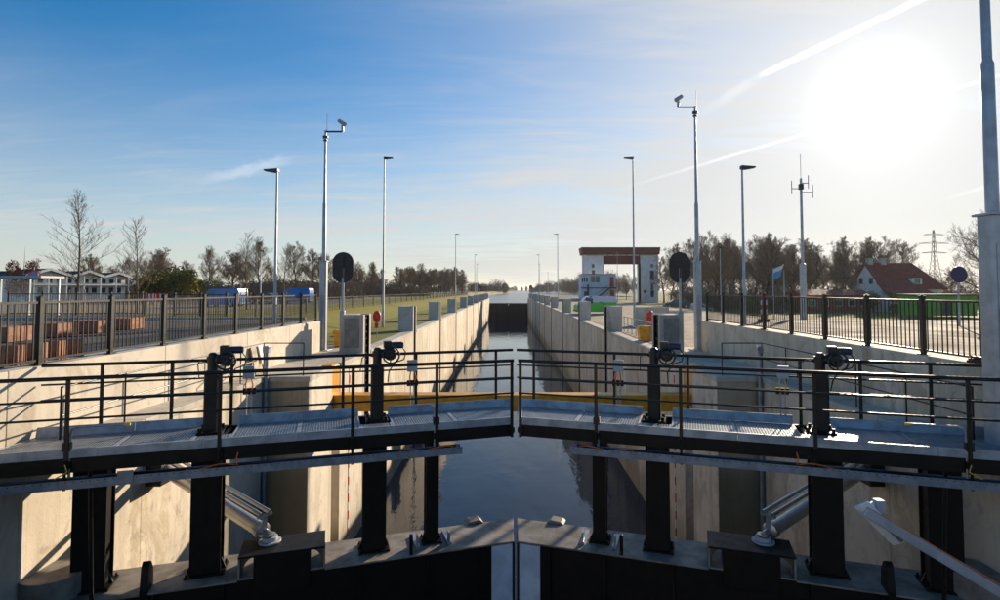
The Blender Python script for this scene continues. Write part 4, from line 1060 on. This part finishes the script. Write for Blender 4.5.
def farmhouse():
    Y = 108.; k = FPX / Y; x0 = CAMX + (888 - 508) / k; zb = -2.63
    t = thing('farmhouse', 'white farmhouse with red tiled roof and dormer behind the right fence', 'house', (x0, Y, zb))
    X = lambda p: CAMX + (p - 508) / k - x0
    Z = lambda p: CAMZ - (p - 290) / k - zb
    zr, ze = Z(263), Z(286.5)
    D = 9.0; half = D / 2
    xa, xb = X(866), X(912)
    MB().box(xa, xb + 2.2, -half, half, 0, ze).build('wall', 'wall_white', t)
    MB().prism([(-half, ze), (half, ze), (0, zr - .25)], xa, xa + .3, 'x').build('gable', 'wall_white', t)
    rf = MB()
    for sg in (-1, 1):
        rf.add([(xa - .35, sg * (half + .5), ze - .3), (xb + 2.9, sg * (half + .5), ze - .3), (xb, 0, zr), (xa - .35, 0, zr), (xa - .35, sg * (half + .5), ze - .55), (xb + 2.9, sg * (half + .5), ze - .55), (xb, 0, zr - .25), (xa - .35, 0, zr - .25)],
               [(0, 1, 2, 3), (7, 6, 5, 4), (0, 4, 5, 1), (1, 5, 6, 2), (3, 2, 6, 7), (0, 3, 7, 4)] if sg < 0 else [(3, 2, 1, 0), (4, 5, 6, 7), (1, 5, 4, 0), (2, 6, 5, 1), (7, 6, 2, 3), (4, 7, 3, 0)])
    rf.add([(xb + 2.9, -half - .5, ze - .3), (xb + 2.9, half + .5, ze - .3), (xb, 0, zr)], [(0, 1, 2)])
    r_ = rf.build('roof', 'roof_red', t)
    for p in (870, 883): q = MB(); q.box(X(p) - .45, X(p) + .45, -.4, .4, zr - .8, zr + .75); q.box(X(p) - .55, X(p) + .55, -.5, .5, zr + .75, zr + .9); q.build('chimney', 'plaster', r_)
    dm = MB().box(X(896), X(905.5), -half + .2, -1.0, Z(285.0), Z(278.5)).build('dormer', 'white_paint', t)
    MB().box(X(898), X(903.5), -half + .16, -half + .2, Z(284), Z(279.6)).build('pane', 'glass', dm)
    MB().box(X(895.4), X(906), -half + .05, -1.0, Z(278.5), Z(277.9)).build('flat_roof', 'roof_dark', dm)
    # front wing
    fx0, fx1 = X(859), X(896); fy = -half - 4.2
    MB().box(fx0, fx1, fy, -half - .01, 0, Z(295.5)).build('wing_wall', 'wall_white', t)
    fw = MB(); fw.add([(fx0 - .4, fy - .45, Z(296.5)), (fx1 + 2.0, fy - .45, Z(296.5)), (fx1 - .6, -half + .4, Z(281.3)), (fx0 + .6, -half + .4, Z(281.3)), (fx0 - .4, fy - .45, Z(296.5) - .2), (fx1 + 2.0, fy - .45, Z(296.5) - .2), (fx1 - .6, -half + .4, Z(281.3) - .4), (fx0 + .6, -half + .4, Z(281.3) - .4)],
               [(0, 1, 2, 3), (7, 6, 5, 4), (0, 4, 5, 1), (1, 5, 6, 2), (2, 6, 7, 3), (3, 7, 4, 0)])
    fw.build('wing_roof', 'roof_red', t)
    for a in (868, 874, 880, 886, 892):
        window(t, X(a), X(a + 4.2), fy, Z(306.5), Z(297.5), frame='plastic_grey')
    window(t, X(913), X(919), -half, Z(300), Z(292))
    for yy in (-2.2, .8): window(t, yy, yy + 1.3, xa, Z(284.5), Z(277.5), 'x')
farmhouse()
q = thing('green_shed', 'bright green board shed with brown door behind the right fence', 'shed', (62.5, 80, -2.35))
for k in range(14):
    MB().box(-4.2 + k * .6, -4.2 + k * .6 + .57, 0, .12, 0, 2.9).build('board', 'green_paint', q)
MB().box(-4.2, 4.2, .14, 4, 0, 2.85).build('core', 'green_paint', q)
MB().box(-.7, .5, -.05, 0, 0, 2.3).build('door', 'wall_brown', q)
MB().box(-4.5, 4.5, -.35, 4.3, 2.9, 3.1).build('roof', 'roof_dark', q)
q = thing('brick_barn', 'low red brick barn seen between the antenna mast and farmhouse', 'barn', (59.5, 101, -2.6))
MB().box(-6.5, 5.5, 0, 6, 0, 3.0).build('wall', 'brick', q); MB().prism([(-.5, 3.0), (6.5, 3.0), (3, 4.0)], -6.9, 5.9, 'x').build('roof', 'roof_red', q)
for x in (-5.6, -3.2, -.8, 1.6, 3.6): window(q, x, x + 1.3, 0, 1.0, 2.2)

# ------------------------------------------------------------------ signs, shelter, flags, barriers, pylon
q = thing('road_sign', 'round no parking sign with red ring and blue centre, left', 'sign', (CAMX + (34 - 508) * 34 / FPX, 34, -.03))
MB().tube([(0, 0, 0), (0, 0, 2.75)], .035, 8).build('post', 'mast', q)
MB().cyl((0, -.05, 2.25), .30, .02, 'y', 28).build('disc', 'red', q); MB().cyl((0, -.064, 2.25), .21, .012, 'y', 28).build('centre', 'flag_blue', q)
MB().beam((-.15, -.073, 2.40), (.15, -.073, 2.10), .008, .05, (0, 1, 0)).build('slash', 'red', q)
for xx, yy, lb in ((958, 274, 'round dark blue road sign left of the large mast'),):
    Y = 21.0; p = px(xx, yy, Y)
    q = thing('road_sign', lb, 'sign', (p.x, Y, -.02), 0)
    MB().tube([(0, 0, 0), (0, 0, p.z + .2)], .035, 8).build('post', 'mast', q)
    MB().cyl((0, -.05, p.z), .31, .02, 'y', 28).build('disc', 'sign_blue', q)
    MB().box(-.05, .05, -.035, 0, p.z - .12, p.z + .12).build('bracket', 'mast', q)
def shelter():
    Y = 30.; t = thing('bus_shelter', 'grey glass bus shelter beside the no parking sign', 'shelter', (-27.2, Y, -.03))
    MB().box(-2.6, 2.6, -.7, .9, 1.98, 2.10).build('roof', 'plastic_grey', t, bevel=.02)
    for x in (-2.4, -.8, .8, 2.4):
        MB().box(x - .05, x + .05, .7, .8, 0, 1.98).build('post', 'galv', t)
    gm = bpy.data.materials.new('clear_glass'); gm.use_nodes = True; b_ = gm.node_tree.nodes['Principled BSDF']
    b_.inputs['Base Color'].default_value = (.8, .88, .9, 1); b_.inputs['Roughness'].default_value = .05; b_.inputs['Alpha'].default_value = .12
    for x in (-2.35, -.75, .85): MB().box(x, x + 1.5, .74, .76, .25, 1.9).build('pane', gm, t)
shelter()
for k, (xx, lb) in enumerate(((152, 'red and white striped barrier board, left of the pair by the hedge'), (163, 'red and white striped barrier board, right of the pair by the hedge'))):
    Y = 52.; p = px(xx, 290, Y); q = thing('barrier_board', lb, 'barrier', (p.x, Y, -.02), 0, 'striped barrier boards')
    for i in range(5):
        MB().prism([(-.42 + i * .17, .25), (-.42 + i * .17 + .17, .25), (-.42 + i * .17 + .17, 1.0), (-.42 + i * .17, 1.0)], -.03, .03, 'y').build('stripe', 'red' if i % 2 == 0 else 'white_paint', q)
    for x in (-.35, .35): MB().box(x - .03, x + .03, -.2, .2, 0, .26).build('foot', 'motor_black', q)
q = thing('marker_post', 'red and white striped marker board behind the right fence', 'marker', (CAMX + (763 - 508) * 24 / FPX, 24.0, -.02))
for i in range(5): MB().box(-.14, .14, -.02, .02, .12 + i * .2, .12 + i * .2 + .2).build('stripe', 'red' if i % 2 == 0 else 'white_paint', q)
MB().box(-.2, .2, -.12, .12, 0, .12).build('foot', 'motor_black', q)
for xx, top, lb, flag in ((773, 268, 'flag pole with a drooping blue and white flag, behind the right fence', 1), (784, 270, 'bare flag pole right of the blue flag', 0)):
    Y = 50.; p = px(xx, top, Y); zb = z_right(p.x, Y)
    q = thing('flag_pole', lb, 'flag pole', (p.x, Y, zb))
    MB().tube([(0, 0, 0), (0, 0, p.z - zb)], [.05, .035], 8).build('pole', 'mast', q)
    if flag:
        H = p.z - zb; n, m_ = 10, 8
        def cloth(r0, r1, mt):
            b = MB(); o_ = 0
            for i in range(n + 1):
                for j in range(r0, r1 + 1):
                    s_ = i / n; v_ = j / m_
                    b.v.append((.02 + s_ * 1.0 - v_ * s_ * .3 - .6 * s_ * 0, .10 * math.sin(s_ * 7 + v_ * 2), H + .35 - .9 * v_ - s_ * .2 * v_ - (1 - s_) * .5))
            w_ = r1 - r0 + 1
            for i in range(n):
                for j in range(w_ - 1): b.f.append((i * w_ + j, (i + 1) * w_ + j, (i + 1) * w_ + j + 1, i * w_ + j + 1))
            o = b.build('flag', mt, q, smooth=80); sm = o.modifiers.new('solid', 'SOLIDIFY'); sm.thickness = .006
        cloth(0, 3, 'flag_white'); cloth(3, 8, 'flag_blue')
def pylon():
    Y = 330.; p = px(935, 230, Y); t = thing('power_pylon', 'lattice power pylon far behind the farmhouse', 'pylon', (p.x, Y, -3)); H = p.z + 3
    m = MB()
    for sx in (-1, 1):
        for sy in (-1, 1): m.tube([(sx * 3.2, sy * 3.2, 0), (sx * 1.0, sy * 1.0, H * .6), (sx * .25, sy * .25, H)], .16, 4)
    for i in range(14):
        a, b = i / 14, (i + 1) / 14
        wa = 3.2 - 2.2 * min(1, a / .6) - max(0, a - .6) / .4 * .75; wb = 3.2 - 2.2 * min(1, b / .6) - max(0, b - .6) / .4 * .75
        for sy in (-1, 1):
            m.tube([(-wa, sy * wa, a * H), (wb, sy * wb, b * H)], .09, 4); m.tube([(wa, sy * wa, a * H), (-wb, sy * wb, b * H)], .09, 4)
    m.build('tower', 'lamp_head', t)
    for f, L in ((.66, 7.5), (.80, 9), (.93, 6)):
        q = MB(); q.tube([(-L, 0, f * H), (0, 0, f * H + .9), (L, 0, f * H)], .13, 4); q.tube([(-L, 0, f * H), (L, 0, f * H)], .13, 4); q.build('cross_arm', 'lamp_head', t)
pylon()

# ------------------------------------------------------------------ trees
def branch_pts(rg, p, d, L, nseg, wob, lift):
    pts = [p.copy()]; q = p.copy(); dd = d.copy()
    for i in range(nseg):
        dd = (dd + Vector((rg.uniform(-wob, wob), rg.uniform(-wob, wob), rg.uniform(-wob, wob) + lift))).normalized()
        q = q + dd * (L / nseg); pts.append(q.copy())
    return pts
def mature_tree(seed, H, spread, lower=.22):
    rg = random.Random(seed); tr_, cr = MB(), MB()
    trunk = branch_pts(rg, Vector((0, 0, 0)), Vector((0, 0, 1)), H * .80, 9, .09, .05)
    n = len(trunk); tr_.tube(trunk, [H * .017 * (1 - .9 * i / (n - 1)) + .012 for i in range(n)], 8)
    def rec(p, d, L, r, lev):
        ns = (4, 3, 3, 2, 2)[lev]
        pts = branch_pts(rg, p, d, L, ns, (.16, .2, .26, .3, .3)[lev], .06)
        (tr_ if lev == 0 else cr).tube(pts, [r * (1 - .62 * i / ns) for i in range(ns + 1)], (6, 4, 3, 3, 3)[lev], False)
        if lev == 4: return
        nc = (7, 6, 5, 4)[lev]
        for k in range(nc):
            t = .20 + .80 * (k + rg.random() * .8) / nc
            i = min(ns - 1, int(t * ns)); q = pts[i].lerp(pts[i + 1], t * ns - i) if t < 1 else pts[-1]
            dd = (pts[i + 1] - pts[i]).normalized()
            ax = Vector((rg.uniform(-1, 1), rg.uniform(-1, 1), rg.uniform(-.6, 1))); ax = (ax - dd * ax.dot(dd)).normalized()
            ang = rg.uniform(.40, .90); nd = (dd * math.cos(ang) + ax * math.sin(ang)).normalized()
            rec(q, nd, L * rg.uniform(.42, .66) * (1.1 - .3 * t), max(.011, r * .42), lev + 1)
    nb = 15
    for k in range(nb):
        t = lower / .8 + (1 - lower / .8) * (k + .5 * rg.random()) / nb; t = min(.999, t)
        i = int(t * (n - 1)); q = trunk[i].lerp(trunk[i + 1], t * (n - 1) - i)
        a = k * 2.4 + rg.uniform(-.4, .4); el = .35 + .75 * t + rg.uniform(-.15, .2)
        d = Vector((math.cos(a) * math.cos(el), math.sin(a) * math.cos(el), math.sin(el)))
        rec(q, d, H * spread * (1.12 - .72 * t) * rg.uniform(.75, 1.2), H * .0075 * (1.2 - .75 * t), 0)
    return tr_.mesh('trunk', 60), cr.mesh('crown')
def young_tree(seed, H):
    rg = random.Random(seed); tr_, cr = MB(), MB()
    trunk = branch_pts(rg, Vector((0, 0, 0)), Vector((0, 0, 1)), H, 12, .045, .08)
    tr_.tube(trunk, [max(.008, .075 * (1 - i / 12) + .006) for i in range(13)], 7)
    nb = 46
    for k in range(nb):
        t = .20 + .76 * (k + rg.random()) / (nb + 1); i = int(t * 12); q = trunk[i].lerp(trunk[i + 1], t * 12 - i)
        a = k * 2.4 + rg.uniform(-.5, .5); el = .62 + .45 * t + rg.uniform(-.22, .22); L = H * (.34 * (1 - t) + .085) * rg.uniform(.6, 1.2)
        d = Vector((math.cos(a) * math.cos(el), math.sin(a) * math.cos(el), math.sin(el)))
        pts = branch_pts(rg, q, d, L, 4, .17, .05); cr.tube(pts, [.015 * (1 - .75 * j / 4) for j in range(5)], 4, False)
        for m_ in range(8):
            tt = .18 + .8 * (m_ + rg.random()) / 9; j = min(3, int(tt * 4)); w_ = pts[j].lerp(pts[j + 1], tt * 4 - j)
            dd = (d + Vector((rg.uniform(-.9, .9), rg.uniform(-.9, .9), rg.uniform(-.4, .8)))).normalized(); L2 = L * .38 * rg.uniform(.4, 1.1)
            p2 = branch_pts(rg, w_, dd, L2, 3, .25, .05); cr.tube(p2, [.0075, .006, .005, .004], 3, False)
            for z_ in range(2):
                d3 = (dd + Vector((rg.uniform(-.9, .9), rg.uniform(-.9, .9), rg.uniform(-.3, .8)))).normalized()
                cr.tube(branch_pts(rg, p2[1 + z_], d3, L2 * .5, 2, .2, .05), [.005, .004, .003], 3, False)
    return tr_.mesh('trunk', 60), cr.mesh('crown')
TREES = [mature_tree(101, 14, .34), mature_tree(102, 14, .30, .26), mature_tree(103, 14, .38, .18), mature_tree(104, 14, .26, .2)]
YOUNG = [young_tree(201, 8), young_tree(202, 8), young_tree(203, 8)]
def tree(var, loc, h, rz, label, group=None, name='bare_tree', fat=1.0, base=14., tm='bark', cm='twig'):
    t = thing(name, label, 'tree', loc, rz, group); s_ = h / base; t.scale = (s_ * fat, s_ * fat, s_)
    link('trunk', var[0], tm, t); link('crown', var[1], cm, t)
    return t
# staked young trees on the left
for i, (xx, top, Y, lb) in enumerate(((80, 190, 37, 'tallest young bare tree with stakes before the white houses'), (138, 219, 40, 'young bare tree with stakes, right of the tallest one'),
                                    (247, 232, 56, 'young bare tree standing between the left lamp post and the blue van'), (283, 244, 62, 'slim young bare tree just left of the left camera mast'))):
    p = px(xx, top, Y); zb = z_left(p.x, Y); rr = tree(YOUNG[i % 3], (p.x, Y, zb), p.z - zb, i * 1.3, lb, None, 'young_tree', 1.15, 8., 'bark_light', 'twig_young')
    for sx in (-.5, .5):
        st = MB().tube([(p.x + sx, Y - .2, zb), (p.x + sx, Y - .2, zb + 1.75)], .045, 8).build('tree_stake', 'timber')
        tag(st, '%s timber stake of the %s' % ('left' if sx < 0 else 'right', ['tallest staked tree before the white houses', 'staked tree right of the tallest one', 'young tree beside the nearer blue van', 'slim young tree by the left camera mast'][i]), 'stake')
tg = random.Random(5)
# copper-leaved young beech, far left
def leaf_cloud(seed, n, rx, ry, rz, size, hollow=.3, lump=5):
    rg = random.Random(seed); m = MB(); cs = [(rg.uniform(-.6, .6) * rx, rg.uniform(-.6, .6) * ry, rg.uniform(-.6, .7) * rz, rg.uniform(.35, .6)) for _ in range(lump)]
    for _ in range(n):
        c = rg.choice(cs); v = Vector((rg.gauss(0, 1), rg.gauss(0, 1), rg.gauss(0, 1))).normalized() * (rg.uniform(hollow, 1) ** .6)
        p = Vector((c[0] + v.x * rx * c[3], c[1] + v.y * ry * c[3], c[2] + v.z * rz * c[3]))
        a = Vector((rg.gauss(0, 1), rg.gauss(0, 1), rg.gauss(0, 1))).normalized() * size * rg.uniform(.6, 1.3); b = a.orthogonal().normalized() * size * rg.uniform(.3, .6)
        m.add([p - a, p + b, p + a, p - b], [(0, 1, 2, 3)])
    return m.mesh('crown')
beech = leaf_cloud(7, 2600, 1.7, 1.7, 2.6, .10)
p = px(22, 290, 60); t = thing('beech_tree', 'young beech keeping copper brown leaves, far left before the brown building', 'tree', (p.x, 60, -.03))
link('trunk', YOUNG[1][0], 'bark', t).scale = (.9, .9, .75); link('crown', beech, 'beech_leaf', t, (0, 0, 3.0))
bush_m = [leaf_cloud(31 + k, 1500, 2.0, 1.6, 1.5, .13, .2, 6) for k in range(3)]
def bush(x, Y, s_, lb, mt='shrub', grp=None):
    zb = z_left(x, Y) if x < 0 else z_right(x, Y)
    t = thing('bush', lb, 'bush', (x, Y, zb), tg.uniform(0, 6), grp); t.scale = (s_, s_, s_)
    me = bush_m[tg.randrange(3)].copy(); link('foliage', me, mt, t, (0, 0, 1.3))
    link('stem', MB().tube([(0, 0, 0), (0, 0, .9)], .08, 6).mesh('stem'), 'bark', t)
for k, (xx, Y, s_) in enumerate(((150, 96, 1.6), (163, 99, 1.9), (177, 97, 2.1), (190, 101, 1.7), (205, 104, 1.5))):
    bush(px(xx, 290, Y).x, Y, s_, 'olive green bush in the row behind the barrier boards', 'shrub', 'olive bushes')
# hedge-like dark bushes behind the right fence
for k in range(10):
    x = 42 + k * 4.2 + tg.uniform(-1, 1); bush(x, 100 + tg.uniform(-4, 4), tg.uniform(.8, 1.3), 'low bush under the bare trees on the right', 'shrub', 'low bushes right')
# rows of bare trees
def row(n, x0, x1, Y0, Y1, h0, h1, label, group, zf, fat=(.8, 1.15), vr=(0, 1, 2, 3)):
    for i in range(n):
        x = x0 + (x1 - x0) * (i + tg.uniform(.1, .9)) / n; Y = tg.uniform(Y0, Y1)
        tree(TREES[tg.choice(vr)], (x, Y, zf(x, Y) - .1), tg.uniform(h0, h1), tg.uniform(0, 6.28), label, group, 'bare_tree', tg.uniform(*fat))
zz = lambda x, y: (z_left(x, y) if x < 0 else z_right(x, y)) if y < 186 else z_far(x, y)
row(34, -160, -36, 124, 155, 9.5, 14.5, 'bare brown tree in the row behind the left parking yard', 'bare trees left', zz)
row(16, -62, -28, 170, 230, 9, 12.5, 'bare brown tree behind the blue vans', 'bare trees behind the vans', zz)
row(24, 40, 84, 112, 150, 14, 18.5, 'tall bare tree in the wood right of the lift towers', 'bare trees right', zz)
row(20, 50, 112, 150, 190, 15.5, 20.5, 'tall bare tree at the back of the right wood', 'bare trees right back', zz)
row(10, 30, 75, 200, 260, 9, 12, 'bare tree far behind the lift towers', 'bare trees behind the towers', zz)
tree(TREES[0], (px(714, 290, 85).x, 85, -1.3), 10.5, 1.0, 'single bare tree beside the small right lamp post', None, 'bare_tree', 1.0)
tree(TREES[2], (px(1004, 290, 62).x, 62, -2.4), 13.5, 2.2, 'large bare tree behind the mast at the right edge', None, 'bare_tree', .95)
tree(TREES[1], (px(905, 290, 135).x, 135, -2.6), 11, .4, 'bare tree behind the farmhouse roof', None, 'bare_tree', 1.1)
tree(TREES[3], (px(950, 290, 140).x, 140, -2.6), 10, .9, 'bare tree behind the green shed', None, 'bare_tree', 1.3)
tree(TREES[0], (px(847, 290, 112).x, 112, -2.6), 10.5, 2.9, 'bare tree just left of the farmhouse', None, 'bare_tree', 1.0)
# rounded grove left of the canal, far
row(34, -56, -27, 290, 345, 11, 16.5, 'bare tree of the dense rounded grove left of the canal', 'grove left of the canal', zz, (1.0, 1.4))

# dark fender on the left head wall, boards on the right retaining wall
q = thing('fender_post', 'dark steel fender post on the left lock wall at the picture edge', 'fender', (-XR + .35, 7.45, -8.6))
MB().box(-.34, .30, -.16, .16, 0, 7.0).build('post', 'brown_steel', q, bevel=.03)
MB().tube([(.12, 0, 6.98), (.12, 0, 7.12), (.12, 0, 7.16)], [.17, .17, .1], 16).build('cap', 'motor_black', q, smooth=40)
q = thing('board_stack', 'short stack of dark boards on the right retaining wall by the mast', 'boards', (XF - .02, 9.95, .0))
for k in range(3): MB().box(-.07, .07, -.45 + .05 * k, .45 - .04 * k, .045 * k + .002, .045 * k + .04).build('board', 'brown_steel', q)

# far woods that read as one mass
def wood(name, label, segs, seed, n, size):
    rg = random.Random(seed); m = MB(); crowns = []
    for (x0, y0, h0, x1, y1, h1, cnt) in segs:
        for k in range(cnt):
            t_ = rg.random(); taper = min(1, 3.2 * min(t_, 1 - t_) + .45)
            x = x0 + (x1 - x0) * t_; y = y0 + (y1 - y0) * t_ + rg.uniform(0, 26); h = (h0 + (h1 - h0) * t_) * taper * rg.uniform(.62, 1.05)
            crowns.append((x, y, h, rg.uniform(.28, .45)))
    per = n // len(crowns)
    for x, y, h, w_ in crowns:
        for _ in range(per):
            v = Vector((rg.gauss(0, 1), rg.gauss(0, 1), rg.gauss(0, 1))).normalized() * (rg.random() ** .4); full = h + 3.2
            p = Vector((x + v.x * full * w_, y + v.y * full * w_, -3.0 + full * (.52 + .5 * v.z)))
            a = Vector((rg.gauss(0, 1), rg.gauss(0, 1), rg.gauss(0, 1.5))).normalized() * size * rg.uniform(.4, 1.3); b = a.orthogonal().normalized() * size * rg.uniform(.15, .35)
            m.add([p - a, p + b, p + a, p - b], [(0, 1, 2, 3)])
    o = m.build(name, 'far_wood'); o['kind'] = 'stuff'; o['label'] = label
    return o
wood('far_wood', 'distant dark wood along the left bank of the canal', [(-75, 520, 9, -12, 700, 11, 46), (-20, 640, 15, -2, 690, 13, 12), (-190, 330, 7, -62, 370, 9, 46)], 41, 42000, .8)
wood('far_wood', 'distant dark wood on the rise along the right bank', [(36, 880, 8, 80, 640, 20, 40), (70, 640, 20, 130, 600, 25, 40), (120, 600, 24, 430, 420, 19, 90)], 42, 75000, .95)
wood('far_wood', 'faint distant tree line closing the canal at the horizon', [(-800, 1900, 15, 1000, 1900, 15, 150)], 43, 26000, 2.6)
wood('far_wood', 'distant brown wood behind the left houses', [(-340, 235, 11, -60, 280, 8, 70)], 44, 40000, .6)
def thicket(label, x0, x1, Y0, Y1, h, n, seed, mt):
    rg = random.Random(seed); m = MB()
    for _ in range(n):
        x = rg.uniform(x0, x1); y = rg.uniform(Y0, Y1); zb = zz(x, y)
        hh = h * (.45 + .4 * abs(math.sin(x * .31 + y * .05)) + .25 * math.sin(x * .83)); p = Vector((x, y, zb)); L = rg.uniform(.25, .7)
        q = p + Vector((rg.uniform(-.3, .3), rg.uniform(-.3, .3), rg.random() ** .8 * max(.5, hh)))
        a = Vector((rg.gauss(0, .5), rg.gauss(0, .5), rg.uniform(.4, 1))).normalized() * L; b = a.orthogonal().normalized() * rg.uniform(.04, .12)
        m.add([q - a, q + b, q + a, q - b], [(0, 1, 2, 3)])
    o = m.build('undergrowth', mt); o['kind'] = 'stuff'; o['label'] = label
thicket('brown undergrowth below the bare trees on the right', 38, 110, 112, 135, 5.0, 42000, 61, 'twig')
thicket('brown undergrowth below the bare trees on the left', -160, -34, 112, 135, 3.6, 42000, 62, 'twig')
thicket('brown undergrowth behind the blue vans', -70, -26, 168, 190, 4.0, 16000, 63, 'twig')

# ------------------------------------------------------------------ hazy winter air
def haze():
    m = bpy.data.materials.new('haze'); m.use_nodes = True; t = m.node_tree; t.nodes.clear()
    o = N(t, 'ShaderNodeOutputMaterial'); v = N(t, 'ShaderNodeVolumePrincipled')
    v.inputs['Color'].default_value = (.86, .90, .95, 1); v.inputs['Density'].default_value = HAZE; v.inputs['Anisotropy'].default_value = .55
    t.links.new(v.outputs[0], o.inputs['Volume'])
    b = MB().box(-4100, 4100, -850, 8100, -13, 40).build('haze', m); b['kind'] = 'stuff'
HAZE = .00007
haze()
